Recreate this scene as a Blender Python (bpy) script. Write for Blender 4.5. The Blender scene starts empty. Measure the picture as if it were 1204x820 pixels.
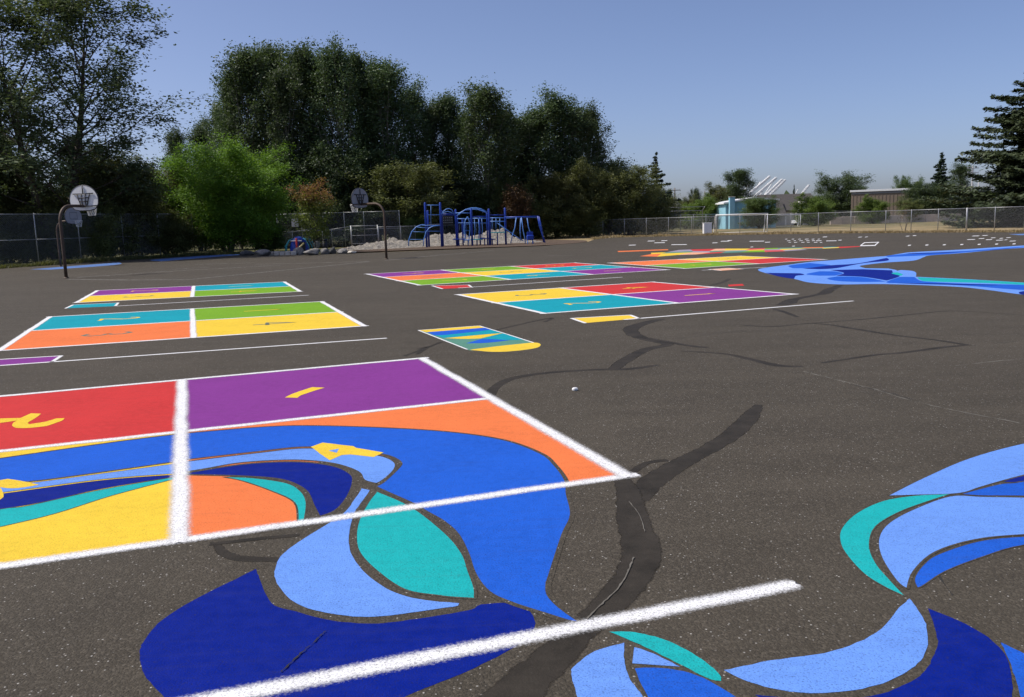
import bpy, bmesh, math, random
import numpy as np
from mathutils import Vector, Matrix
from mathutils.geometry import delaunay_2d_cdt
random.seed(7); rng = np.random.default_rng(7)
S = bpy.context.scene
COL = S.collection
PI = math.pi
# ------------------------------------------------------------------ camera
CAM_H, FPX, PITCH, ROLL = 1.7, 1000.0, 0.1458, -0.030
_f = np.array([0, math.cos(PITCH), -math.sin(PITCH)]); _r = np.array([1., 0, 0]); _u = np.cross(_r, _f)
CR = math.cos(ROLL) * _r + math.sin(ROLL) * _u
CU = -math.sin(ROLL) * _r + math.cos(ROLL) * _u
cam_d = bpy.data.cameras.new('camera'); cam = bpy.data.objects.new('camera', cam_d); COL.objects.link(cam)
cam_d.sensor_width = 36; cam_d.lens = 36 * FPX / 1204; cam_d.clip_end = 8000; cam_d.clip_start = 0.05
m = Matrix.Identity(4)
for i in range(3):
    m[i][0] = CR[i]; m[i][1] = CU[i]; m[i][2] = -_f[i]
m[2][3] = CAM_H
cam.matrix_world = m
S.camera = cam
# ------------------------------------------------------------------ light
SUN_EL = math.radians(52); SUN_DIR = Vector((-1.0 * math.cos(SUN_EL), -0.04 * math.cos(SUN_EL), math.sin(SUN_EL))).normalized()
w = bpy.data.worlds.new('World'); S.world = w; w.use_nodes = True
nt = w.node_tree; bg = nt.nodes['Background']
sky = nt.nodes.new('ShaderNodeTexSky'); sky.sky_type = 'NISHITA'; sky.sun_disc = False
sky.sun_elevation = SUN_EL; sky.sun_rotation = math.atan2(SUN_DIR.x, SUN_DIR.y)
sky.air_density = 0.65; sky.dust_density = 1.9; sky.ozone_density = 4.0; sky.altitude = 50
tn = nt.nodes.new('ShaderNodeMix'); tn.data_type = 'RGBA'; tn.blend_type = 'MULTIPLY'; tn.inputs[0].default_value = 1; tn.inputs[7].default_value = (1.06, .97, 1.0, 1)   # smoky air
nt.links.new(sky.outputs[0], tn.inputs[6]); nt.links.new(tn.outputs[2], bg.inputs[0]); bg.inputs[1].default_value = 0.15
sd = bpy.data.lights.new('sun', 'SUN'); so = bpy.data.objects.new('sun', sd); COL.objects.link(so)
sd.energy = 4.2; sd.angle = math.radians(0.55); sd.color = (1.0, 0.955, 0.88)
so.rotation_euler = SUN_DIR.to_track_quat('Z', 'Y').to_euler(); so.location = (-40, 0, 60)
S.view_settings.view_transform = 'Standard'; S.view_settings.look = 'None'
S.view_settings.exposure = 0.0; S.view_settings.gamma = 1.0; S.view_settings.use_curve_mapping = False
S.render.engine = 'CYCLES'

# ------------------------------------------------------------------ helpers
def ray(px, py):
    return CR * (px - 602) / FPX + CU * (410 - py) / FPX + _f
def G(px, py, z=0.0):                 # pixel -> point on the ground plane
    d = ray(px, py); t = (z - CAM_H) / d[2]
    return Vector((d[0] * t, d[1] * t, z))
def at(px, py, Y):                    # pixel -> point at forward distance Y
    d = ray(px, py); t = Y / d[1]
    return Vector((d[0] * t, Y, CAM_H + d[2] * t))
def hor(px): return 263.2 - 0.03 * (px - 602)
def gx(px, Y):                        # ground point under pixel column at distance Y
    p = at(px, hor(px) + CAM_H * FPX / Y, Y); p.z = 0; return p
def tag(o, label=None, cat=None, group=None, kind=None):
    if label: o['label'] = label
    if cat: o['category'] = cat
    if group: o['group'] = group
    if kind: o['kind'] = kind
    return o
def empty(name, loc=(0, 0, 0), rz=0, label=None, cat=None, group=None):
    o = bpy.data.objects.new(name, None); COL.objects.link(o)
    o.location = loc; o.rotation_euler = (0, 0, rz); o.empty_display_size = 0.3
    return tag(o, label, cat, group)
def mobj(name, verts, faces, mat, parent=None, smooth=False, world=True):
    me = bpy.data.meshes.new(name)
    me.from_pydata([tuple(v) for v in verts], [], faces); me.validate(); me.update()
    if smooth:
        me.polygons.foreach_set('use_smooth', [True] * len(me.polygons))
    if mat: me.materials.append(mat)
    o = bpy.data.objects.new(name, me); COL.objects.link(o)
    if parent: child(o, parent, world)
    return o
def child(o, parent, world=True):
    o.parent = parent
    if world:
        o.matrix_parent_inverse = (Matrix.Translation(parent.location) @ parent.rotation_euler.to_matrix().to_4x4()).inverted()
class MB:
    def __init__(s): s.v = []; s.f = []
    def box(s, c, sz, rz=0, bev=0):
        x, y, z = sz[0] / 2, sz[1] / 2, sz[2] / 2
        b = len(s.v); c = Vector(c); R = Matrix.Rotation(rz, 3, 'Z')
        if bev:
            e = bev; n = 0
            for zz, k in ((-z, e), (-z + e, 0), (z - e, 0), (z, e)):
                for a, q in ((-x + k + e, -y + k), (x - k - e, -y + k), (x - k, -y + k + e), (x - k, y - k - e), (x - k - e, y - k), (-x + k + e, y - k), (-x + k, y - k - e), (-x + k, -y + k + e)):
                    s.v.append(c + R @ Vector((a, q, zz)))
            for l in range(3):
                for i in range(8):
                    s.f.append((b + l * 8 + i, b + l * 8 + (i + 1) % 8, b + l * 8 + 8 + (i + 1) % 8, b + l * 8 + 8 + i))
            s.f.append(tuple(b + 7 - i for i in range(8))); s.f.append(tuple(b + 24 + i for i in range(8)))
        else:
            for zz in (-z, z):
                for a, q in ((-x, -y), (x, -y), (x, y), (-x, y)):
                    s.v.append(c + R @ Vector((a, q, zz)))
            s.f += [(b + 3, b + 2, b + 1, b), (b + 4, b + 5, b + 6, b + 7)]
            s.f += [(b + i, b + (i + 1) % 4, b + 4 + (i + 1) % 4, b + 4 + i) for i in range(4)]
        return s
    def tube(s, pts, r, n=8, cap=True):
        pts = [Vector(p) for p in pts]; N = len(pts)
        rs = r if isinstance(r, (list, tuple)) else [r] * N
        b = len(s.v); ref = None
        for i, p in enumerate(pts):
            d = (pts[min(i + 1, N - 1)] - pts[max(i - 1, 0)]).normalized()
            if ref is None:
                ref = Vector((0, 0, 1)) if abs(d.z) < .9 else Vector((1, 0, 0))
            a = (ref - d * ref.dot(d)).normalized(); ref = a; q = d.cross(a)
            for k in range(n):
                t = 2 * PI * k / n
                s.v.append(p + (a * math.cos(t) + q * math.sin(t)) * rs[i])
        for i in range(N - 1):
            for k in range(n):
                s.f.append((b + i * n + k, b + i * n + (k + 1) % n, b + (i + 1) * n + (k + 1) % n, b + (i + 1) * n + k))
        if cap:
            s.f.append(tuple(b + n - 1 - k for k in range(n))); s.f.append(tuple(b + (N - 1) * n + k for k in range(n)))
        return s
    def prism(s, prof, a, b_, axis=None):   # extrude closed profile (list of Vector) by vector a
        k = len(s.v); n = len(prof); a = Vector(a)
        s.v += [Vector(p) for p in prof] + [Vector(p) + a for p in prof]
        s.f.append(tuple(range(k, k + n))); s.f.append(tuple(k + 2 * n - 1 - i for i in range(n)))
        s.f += [(k + (i + 1) % n, k + i, k + n + i, k + n + (i + 1) % n) for i in range(n)]
        return s
    def build(s, name, mat, parent=None, smooth=False, world=True):
        return mobj(name, s.v, s.f, mat, parent, smooth, world)
def copy_tree(o, parent=None):
    c = o.copy(); COL.objects.link(c)
    if parent: c.parent = parent
    for ch in list(o.children): copy_tree(ch, c)
    return c

# ------------------------------------------------------------------ materials
def s2l(c): return tuple((x / 255 / 12.92 if x / 255 <= .04045 else ((x / 255 + .055) / 1.055) ** 2.4) for x in c)
def newmat(name):
    mt = bpy.data.materials.new(name); mt.use_nodes = True
    n = mt.node_tree; return mt, n, n.nodes['Principled BSDF']
def N(n, t, **k):
    o = n.nodes.new(t)
    for a, b in k.items(): setattr(o, a, b)
    return o
def noise(n, src, scale, det=2, rough=.5):
    o = N(n, 'ShaderNodeTexNoise'); o.inputs['Scale'].default_value = scale; o.inputs['Detail'].default_value = det
    o.inputs['Roughness'].default_value = rough; n.links.new(src, o.inputs['Vector']); return o.outputs['Fac']
def ramp(n, src, a, b, ca=(0, 0, 0, 1), cb=(1, 1, 1, 1)):
    o = N(n, 'ShaderNodeValToRGB'); e = o.color_ramp.elements
    e[0].position = a; e[1].position = b; e[0].color = (*ca[:3], 1); e[1].color = (*cb[:3], 1)
    n.links.new(src, o.inputs[0]); return o.outputs[0]
def mix(n, fac, a, b, mode='MIX'):
    o = N(n, 'ShaderNodeMix', data_type='RGBA', blend_type=mode)
    for sock, v in ((o.inputs[0], fac), (o.inputs[6], a), (o.inputs[7], b)):
        if hasattr(v, 'is_output'): n.links.new(v, sock)
        elif isinstance(v, (int, float)): sock.default_value = v
        else: sock.default_value = (*v[:3], 1)
    return o.outputs[2]
def mth(n, op, a, b=None):
    o = N(n, 'ShaderNodeMath', operation=op)
    for i, v in enumerate((a, b)):
        if v is None: continue
        if hasattr(v, 'is_output'): n.links.new(v, o.inputs[i])
        else: o.inputs[i].default_value = v
    return o.outputs[0]
def bump(n, bs, h, strength, dist):
    o = N(n, 'ShaderNodeBump'); o.inputs['Strength'].default_value = strength; o.inputs['Distance'].default_value = dist
    n.links.new(h, o.inputs['Height']); n.links.new(o.outputs[0], bs.inputs['Normal'])
def wpos(n): return N(n, 'ShaderNodeNewGeometry').outputs['Position']
def simple(name, col, rough=.6, metal=0, var=.12, scale=3.0, spec=.4):
    mt, n, b = newmat(name); p = wpos(n)
    f = noise(n, p, scale, 4, .6)
    c = mix(n, ramp(n, f, .3, .7), tuple(x * (1 - var) for x in col), tuple(min(.9, x * (1 + var)) for x in col))
    n.links.new(c, b.inputs['Base Color']); b.inputs['Roughness'].default_value = rough; b.inputs['Metallic'].default_value = metal
    b.inputs['Specular IOR Level'].default_value = spec
    return mt
EXPO = 1.25
def paint(name, rgb, pits=.7, chips=.6):
    c = tuple(min(.86, x / EXPO) for x in s2l(rgb))
    mt, n, b = newmat(name); p = wpos(n)
    big = noise(n, p, 1.3, 4, .6); grain = noise(n, p, 110, 3, .65); mid = noise(n, p, 14, 3, .6)
    col = mix(n, ramp(n, big, .3, .7), tuple(x * .86 for x in c), tuple(min(.88, x * 1.06) for x in c))
    col = mix(n, ramp(n, mid, .35, .75), col, tuple(min(.88, x * 1.07 + .004) for x in c))
    # faint roller marks and scuffs
    mp = N(n, 'ShaderNodeMapping'); mp.inputs['Scale'].default_value = (1.0, 9.0, 1); mp.inputs['Rotation'].default_value = (0, 0, -.36); n.links.new(p, mp.inputs[0])
    st = noise(n, mp.outputs[0], 1.6, 3, .7)
    col = mix(n, ramp(n, st, .52, .75, (0, 0, 0), (.45, .45, .45)), col, tuple(x * .74 + .016 for x in c))
    # pits of bare asphalt showing through
    pit = ramp(n, grain, .33, .47, (pits,) * 3, (0, 0, 0))
    col = mix(n, pit, col, tuple(x * .35 + .012 for x in c))
    chip = mth(n, 'MULTIPLY', ramp(n, noise(n, p, 46, 4, .75), .625, .67), ramp(n, noise(n, p, .9, 3), .42, .62))
    col = mix(n, mth(n, 'MULTIPLY', chip, chips), col, (.05, .047, .043))
    n.links.new(col, b.inputs['Base Color']); b.inputs['Roughness'].default_value = .72
    b.inputs['Specular IOR Level'].default_value = .08
    bump(n, b, grain, .55, .006)
    return mt
PURPLE = paint('paint_purple', (141, 62, 150)); RED = paint('paint_red', (216, 62, 60)); ORANGE = paint('paint_orange', (250, 132, 74))
YELLOW = paint('paint_yellow', (252, 213, 66)); TEAL = paint('paint_teal', (22, 166, 182)); BLUE = paint('paint_blue', (34, 100, 214))
LBLUE = paint('paint_light_blue', (114, 162, 244)); NAVY = paint('paint_navy', (0, 32, 140)); GREEN = paint('paint_green', (128, 178, 42))
SAGE = paint('paint_sage', (98, 152, 132)); TURQ = paint('paint_turquoise', (30, 184, 184)); PINK = paint('paint_coral', (226, 88, 92))
PALEO = paint('paint_pale_orange', (250, 186, 146)); LAV = paint('paint_grey_lavender', (170, 160, 176)); SLATE = paint('paint_slate', (120, 134, 120))
WORNBLUE = paint('paint_worn_blue', (104, 138, 196), .8, .9)
SEALBLK = simple('dark_outline', (.032, .031, .030), .8, var=.25, scale=30)
def white_paint(name, soft=True, wear=.35):
    mt, n, b = newmat(name); p = wpos(n)
    grain = noise(n, p, 120, 3, .65); mid = noise(n, p, 9, 4, .6)
    col = mix(n, ramp(n, grain, .34, .52), (.30, .295, .285), (.87, .87, .86))
    col = mix(n, mth(n, 'MULTIPLY', ramp(n, mid, .45, .7), wear), col, (.5, .5, .49))
    n.links.new(col, b.inputs['Base Color']); b.inputs['Roughness'].default_value = .75
    bump(n, b, grain, .5, .005)
    if soft:
        a = N(n, 'ShaderNodeAttribute', attribute_name='edge')
        g2 = noise(n, p, 75, 2, .6)
        v = mth(n, 'ADD', a.outputs['Fac'], mth(n, 'MULTIPLY', mth(n, 'SUBTRACT', g2, .5), .75))
        al = ramp(n, v, .12, .95)
        al.node.color_ramp.interpolation = 'EASE'
        n.links.new(al, b.inputs['Alpha'])
    return mt
WHITE = white_paint('paint_white', True); WHITE_FLAT = white_paint('paint_white_far', False, .8)
def faded():
    mt, n, b = newmat('paint_white_faded'); p = wpos(n)
    f = noise(n, p, 3.0, 5, .75)
    c = mix(n, ramp(n, f, .4, .62), (.16, .155, .145), (.55, .54, .52))
    n.links.new(c, b.inputs['Base Color']); b.inputs['Roughness'].default_value = .85; return mt
FADED = faded()
def asphalt():
    mt, n, b = newmat('asphalt'); p = wpos(n)
    big = noise(n, p, .22, 5, .6); mid = noise(n, p, 2.2, 5, .65); grain = noise(n, p, 95, 3, .7)
    base = mix(n, ramp(n, big, .32, .68), (.054, .0455, .0325), (.077, .065, .0470))
    base = mix(n, ramp(n, mid, .35, .7, (0, 0, 0), (.6, .6, .6)), base, (.045, .038, .027))
    mp = N(n, 'ShaderNodeMapping'); mp.inputs['Scale'].default_value = (.25, 2.4, 1); mp.inputs['Rotation'].default_value = (0, 0, -.3); n.links.new(p, mp.inputs[0])
    st = noise(n, mp.outputs[0], .9, 5, .65)
    base = mix(n, ramp(n, st, .45, .72, (0, 0, 0), (.5, .5, .5)), base, (.086, .073, .0525))
    # aggregate: dark pits, mid-grey and pale stones
    v = N(n, 'ShaderNodeTexVoronoi'); v.inputs['Scale'].default_value = 85; n.links.new(p, v.inputs['Vector'])
    sep = N(n, 'ShaderNodeSeparateColor'); n.links.new(v.outputs['Color'], sep.inputs[0])
    base = mix(n, ramp(n, sep.outputs[0], .55, 1.0, (0, 0, 0), (.55, .55, .55)), base, (.128, .110, .083))
    stone = mth(n, 'MULTIPLY', ramp(n, sep.outputs[1], .955, .985), ramp(n, v.outputs['Distance'], .25, .45, (1, 1, 1), (0, 0, 0)))
    base = mix(n, stone, base, (.42, .40, .36))
    base = mix(n, ramp(n, grain, .32, .46, (.75, .75, .75), (0, 0, 0)), base, (.022, .021, .020))
    n.links.new(base, b.inputs['Base Color']); b.inputs['Roughness'].default_value = .85
    b.inputs['Specular IOR Level'].default_value = .2
    h = mth(n, 'ADD', mth(n, 'MULTIPLY', grain, 1.0), mth(n, 'MULTIPLY', v.outputs['Distance'], -.5))
    bump(n, b, h, .8, .008)
    return mt
ASPHALT = asphalt()
def sealer():
    mt, n, b = newmat('crack_sealer'); p = wpos(n)
    g = noise(n, p, 90, 3, .65); mdn = noise(n, p, 3.2, 6, .75)
    c = mix(n, ramp(n, mdn, .3, .75), (.020, .0175, .0135), (.054, .046, .036))
    c = mix(n, ramp(n, g, .6, .75), c, (.062, .056, .046))
    n.links.new(c, b.inputs['Base Color']); b.inputs['Roughness'].default_value = .7
    bump(n, b, g, .5, .005)
    a = N(n, 'ShaderNodeAttribute', attribute_name='edge')
    vv = mth(n, 'ADD', a.outputs['Fac'], mth(n, 'MULTIPLY', mth(n, 'SUBTRACT', noise(n, p, 13, 5, .75), .5), 1.7))
    n.links.new(ramp(n, vv, .05, .5), b.inputs['Alpha']); b.inputs['Specular IOR Level'].default_value = .1
    return mt
SEALER = sealer()
CRACK = simple('hairline_crack', (.022, .021, .019), .95, var=.3)
CRACK_PALE = simple('dusty_crack', (.13, .12, .10), .95, var=.3)
def ground_mat():
    mt, n, b = newmat('dry_grass_ground'); p = wpos(n)
    sx = N(n, 'ShaderNodeSeparateXYZ'); n.links.new(p, sx.inputs[0])
    f1 = noise(n, p, .12, 5, .65); f2 = noise(n, p, 1.5, 5, .7)
    dry = mix(n, ramp(n, f2, .3, .7), (.26, .19, .095), (.40, .31, .17))
    green = mix(n, ramp(n, f2, .3, .7), (.075, .08, .032), (.15, .14, .065))
    k = mth(n, 'ADD', mth(n, 'MULTIPLY', f1, .9), mth(n, 'MULTIPLY', sx.outputs['Y'], .0035))
    c = mix(n, ramp(n, k, .72, .96), dry, green)
    left = ramp(n, mth(n, 'ADD', mth(n, 'MULTIPLY', sx.outputs['X'], -.05), mth(n, 'MULTIPLY', f1, .8)), .9, 1.5)
    c = mix(n, left, c, green)
    n.links.new(c, b.inputs['Base Color']); b.inputs['Roughness'].default_value = .95; b.inputs['Specular IOR Level'].default_value = .1
    bump(n, b, f2, .6, .2)
    return mt
GROUND = ground_mat()
def leaf_mat(name, dark, light, trans=.3, extra=None):
    mt, n, b = newmat(name)
    a = N(n, 'ShaderNodeAttribute', attribute_name='tint')
    c = mix(n, a.outputs['Fac'], dark, light)
    if extra:
        e = N(n, 'ShaderNodeAttribute', attribute_name='turn'); c = mix(n, e.outputs['Fac'], c, extra)
    oi = N(n, 'ShaderNodeObjectInfo')
    hv = N(n, 'ShaderNodeHueSaturation'); n.links.new(c, hv.inputs['Color'])
    n.links.new(mth(n, 'ADD', mth(n, 'MULTIPLY', oi.outputs['Random'], .35), .82), hv.inputs['Value'])
    n.links.new(mth(n, 'ADD', mth(n, 'MULTIPLY', oi.outputs['Random'], .03), .485), hv.inputs['Hue'])
    c = hv.outputs[0]
    n.links.new(c, b.inputs['Base Color']); b.inputs['Roughness'].default_value = .55; b.inputs['Specular IOR Level'].default_value = .35
    t = N(n, 'ShaderNodeBsdfTranslucent'); n.links.new(mix(n, .5, c, (light[0] * 1.5, light[1] * 1.6, light[2] * .7)), t.inputs[0])
    ms = N(n, 'ShaderNodeMixShader'); ms.inputs[0].default_value = trans
    n.links.new(b.outputs[0], ms.inputs[1]); n.links.new(t.outputs[0], ms.inputs[2])
    n.links.new(ms.outputs[0], n.nodes['Material Output'].inputs[0])
    return mt
LF_POP = leaf_mat('leaf_poplar', (0.0324, 0.0567, 0.0203), (0.1053, 0.1512, 0.0594), .22)
LF_COT = leaf_mat('leaf_cottonwood', (0.0378, 0.0567, 0.0189), (0.1350, 0.1688, 0.0743), .22)
LF_BRIGHT = leaf_mat('leaf_bright_green', (.075, .135, .012), (.18, .285, .03), .34)
LF_OLIVE = leaf_mat('leaf_olive', (0.0585, 0.0728, 0.0208), (0.1625, 0.1755, 0.0585), .28)
LF_FRESH = leaf_mat('leaf_fresh', (.055, .095, .016), (.15, .22, .04), .3)
LF_DARK = leaf_mat('leaf_dark', (0.0210, 0.0360, 0.0120), (0.0675, 0.0990, 0.0330), .18)
LF_MID = leaf_mat('leaf_mid', (0.0390, 0.0715, 0.0182), (0.1170, 0.1690, 0.0468), .28)
LF_FIR = leaf_mat('leaf_fir', (0.0156, 0.0286, 0.0143), (0.0468, 0.0728, 0.0338), .08)
LF_CEDAR = leaf_mat('leaf_cedar', (0.0234, 0.0390, 0.0156), (0.0780, 0.1066, 0.0442), .10)
LF_MAPLE = leaf_mat('leaf_maple', (.08, .115, .022), (.20, .24, .05), .32, (.27, .075, .04))
LF_RUST = leaf_mat('leaf_rust', (.06, .040, .018), (.15, .085, .04), .25)
LF_DRY = leaf_mat('dry_grass_blades', (.20, .15, .07), (.42, .33, .18), .2)
LF_GRASS = leaf_mat('green_grass_blades', (.06, .075, .022), (.17, .17, .06), .25)
BARK = simple('bark', (.085, .070, .056), .9, var=.35, scale=6); BARK_PALE = simple('bark_pale', (.16, .145, .12), .9, var=.3, scale=6)
GALV = simple('galvanised_steel', (.36, .37, .37), .45, .55, var=.12); WIRE = simple('chain_link_wire', (.30, .31, .31), .5, .5, var=.1)
POLE_BR = simple('rusty_brown_pole', (.085, .058, .040), .6, .2, var=.35, scale=8)
BOARD = simple('backboard_white', (.72, .72, .71), .5, var=.06); BOARD_DK = simple('backboard_frame', (.05, .05, .055), .5, .3)
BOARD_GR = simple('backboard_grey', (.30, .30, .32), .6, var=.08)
RIMM = simple('rim_metal', (.62, .60, .56), .4, .4); NET = simple('net_cord', (.75, .75, .72), .8)
BLUE_POST = simple('play_blue', (.008, .040, .30), .38, var=.1); BLUE_LT = simple('play_light_blue', (.10, .25, .62), .4, var=.1)
GRNBLUE = simple('play_teal', (.04, .33, .36), .4, var=.1); BLACKP = simple('black_plastic', (.015, .015, .017), .5)
REDP = simple('red_plastic', (.58, .05, .04), .45); YELP = simple('yellow_plastic', (.75, .62, .28), .5)
WHITEP = simple('white_metal', (.80, .80, .79), .4, var=.05); GREYSIGN = simple('grey_sign', (.48, .47, .50), .6, var=.05)
ROCK = simple('boulder_rock', (.20, .19, .175), .92, var=.45, scale=4); ROCK_DK = simple('boulder_dark_rock', (.085, .083, .08), .92, var=.45, scale=4)
SLABST = simple('pale_stone', (.52, .48, .41), .92, var=.2, scale=5)
def rough_ground(name, a, b_, sc, bd):
    mt, n, b = newmat(name); p = wpos(n); f = noise(n, p, sc, 5, .75)
    n.links.new(mix(n, ramp(n, f, .3, .68), a, b_), b.inputs['Base Color']); b.inputs['Roughness'].default_value = .95
    b.inputs['Specular IOR Level'].default_value = .15; bump(n, b, f, .9, bd); return mt
MULCH = rough_ground('bark_mulch', (.075, .052, .038), (.15, .11, .08), 5, .08)
MOUND = rough_ground('pale_rubble', (.16, .14, .115), (.50, .46, .395), 4.5, .3)
CONC = simple('concrete', (.36, .34, .31), .9, var=.15, scale=1)

# ------------------------------------------------------------------ ground sheets
def sheet(name, pts, mat, parent=None, z=None):
    v = [Vector(p) for p in pts]
    if z is not None:
        for q in v: q.z = z
    o = mobj(name, v, [tuple(range(len(v)))], mat, parent)
    if o.data.polygons[0].normal.z < 0: o.data.flip_normals()
    return o
gr = sheet('ground', [(-3000, -600, -.06), (3000, -600, -.06), (3000, 5000, -.06), (-3000, 5000, -.06)], GROUND); tag(gr, kind='structure')
edge_px = [(-120, 324), (0, 316.2), (60, 312), (140, 306.5), (230, 300.8), (285, 299), (330, 299.6), (400, 298.6), (470, 296), (560, 292.6), (640, 289.4), (690, 284.8), (700, 281.5), (720, 279.6), (800, 277.6), (900, 275.8), (1000, 274.4), (1100, 273.6), (1204, 273.2), (1330, 272.4)]
ep = [G(*q) for q in edge_px]; e2 = []
for a, b in zip(ep, ep[1:]):
    for k in range(6):
        q = a.lerp(b, k / 6); q.y += random.gauss(0, .10); e2.append(q)
e2.append(ep[-1])
asph = sheet('asphalt_playground', [(70, -25, 0), (-55, -25, 0), (-55, ep[0].y - 4, 0)] + e2 + [(70, ep[-1].y, 0)], ASPHALT); tag(asph, kind='structure')

# ------------------------------------------------------------------ paint builders
def ZS(z): return z * .16           # paint films are about a millimetre apart
def smooth_closed(p, sub=6, corner=52):
    n = len(p); cor = []
    for i in range(n):
        a = (p[i] - p[i - 1]); b = (p[(i + 1) % n] - p[i])
        ang = math.degrees(a.angle(b)) if a.length > 1e-6 and b.length > 1e-6 else 0
        cor.append(ang > corner)
    out = []
    for i in range(n):
        p0, p1, p2, p3 = p[i - 1], p[i], p[(i + 1) % n], p[(i + 2) % n]
        if cor[i] and cor[(i + 1) % n]:
            out.append(p1.copy()); continue
        if cor[i]: p0 = p1 * 2 - p2 if False else p1
        if cor[(i + 1) % n]: p3 = p2
        for k in range(sub):
            t = k / sub
            out.append(.5 * ((2 * p1) + (-p0 + p2) * t + (2 * p0 - 5 * p1 + 4 * p2 - p3) * t * t + (-p0 + 3 * p1 - 3 * p2 + p3) * t ** 3))
    return out
def clean(pts, eps=1e-4):
    o = []
    for q in pts:
        if not o or (q - o[-1]).length > eps: o.append(q)
    while len(o) > 2 and (o[0] - o[-1]).length < eps: o.pop()
    return o
def fill(name, pts, mat, parent):
    pts = clean(pts)
    z = pts[0].z; n = len(pts)
    vo, eo, fo, *_ = delaunay_2d_cdt([q.xy for q in pts], [(i, (i + 1) % n) for i in range(n)], [tuple(range(n))], 1, 1e-6)
    me = bpy.data.meshes.new(name); me.from_pydata([(v.x, v.y, z) for v in vo], [], [tuple(f) for f in fo]); me.update()
    if len(me.polygons) and me.polygons[0].normal.z < 0: me.flip_normals()
    me.materials.append(mat)
    o = bpy.data.objects.new(name, me); COL.objects.link(o)
    if parent: child(o, parent)
    return o
def blob(name, px, mat, parent, z=.004, jit=.0012, corner=52, sub=6):
    z = ZS(z)
    p = smooth_closed([G(a, b, z) for a, b in px], sub, corner)
    q = [v + Vector((random.gauss(0, jit), random.gauss(0, jit), 0)) for v in p]
    return fill(name, q, mat, parent)
def ribbon(name, pts, wid, mat, parent, soft=0.0, z=None, closed=False):
    """strip along pts; cross-section has a soft rim stored in the 'edge' attribute"""
    n = len(pts); v = []; ed = []
    if closed: pts = clean(pts); n = len(pts)
    ws = wid if isinstance(wid, (list, tuple)) else [wid] * n
    prof = [(-1, -1, 0), (-1, 1, 1), (1, -1, 1), (1, 1, 0)] if soft else [(-1, 0, 1), (1, 0, 1)]
    for i in range(n):
        if closed: d = pts[(i + 1) % n] - pts[i - 1]
        else: d = pts[min(i + 1, n - 1)] - pts[max(i - 1, 0)]
        d.z = 0; d.normalize(); s = Vector((-d.y, d.x, 0))
        for sg, so_, e in prof:
            off = sg * ws[i] / 2 + so_ * soft / 2
            q = pts[i] + s * (-off)
            if z is not None: q.z = z
            v.append(q); ed.append(e)
    k = len(prof); f = []
    for i in range(n if closed else n - 1):
        for j in range(k - 1):
            a = i * k + j; b = ((i + 1) % n) * k + j
            f.append((a, b, b + 1, a + 1))
    o = mobj(name, v, f, mat, parent)
    bmn = o.data.polygons[0].normal.z
    if bmn < 0: o.data.flip_normals()
    at_ = o.data.attributes.new('edge', 'FLOAT', 'POINT'); at_.data.foreach_set('value', ed)
    return o
def lerp_pts(a, b, n): return [a.lerp(b, i / n) for i in range(n + 1)]
def softline(name, a, b, w_, parent, soft=.03, mat=None, z=.012, wob=.0, ends=True):
    a = Vector(a); b = Vector(b); a.z = b.z = ZS(z)
    L = (b - a).length; pts = lerp_pts(a, b, max(2, int(L / .25)))
    s = Vector((-(b - a).y, (b - a).x, 0)).normalized()
    for i, q in enumerate(pts): q += s * random.gauss(0, wob)
    d = (b - a).normalized(); ws = [w_ * random.uniform(.95, 1.05) for _ in pts]
    pts = [pts[0] - d * w_ * .42, pts[0] - d * w_ * .28] + pts + [pts[-1] + d * w_ * .28, pts[-1] + d * w_ * .42]
    return ribbon(name, pts, [w_ * .35, w_ * .8] + ws + [w_ * .8, w_ * .35], mat or WHITE, parent, soft)
DIG = {1: [[(.42, .82), (.55, 1), (.5, .5), (.5, 0)]],
       2: [[(.2, .78), (.32, .96), (.55, 1), (.75, .85), (.7, .6), (.45, .35), (.2, .06), (.5, .1), (.85, .05)]],
       3: [[(.2, .9), (.5, 1), (.75, .85), (.7, .62), (.45, .52)], [(.45, .52), (.75, .42), (.8, .18), (.55, 0), (.2, .1)]],
       4: [[(.62, 0), (.62, 1), (.15, .35), (.9, .32)]],
       5: [[(.8, 1), (.3, .98), (.25, .58), (.6, .6), (.8, .35), (.65, .05), (.2, .05)]],
       6: [[(.7, 1), (.35, .7), (.22, .3), (.45, .02), (.75, .15), (.72, .42), (.3, .42)]],
       7: [[(.15, .95), (.85, .98), (.4, 0)]], 8: [[(.5, .52), (.75, .75), (.5, 1), (.25, .75), (.5, .52), (.8, .25), (.5, 0), (.2, .25), (.5, .52)]],
       9: [[(.75, .65), (.4, .55), (.3, .8), (.55, 1), (.75, .8), (.7, .3), (.5, 0)]]}
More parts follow.
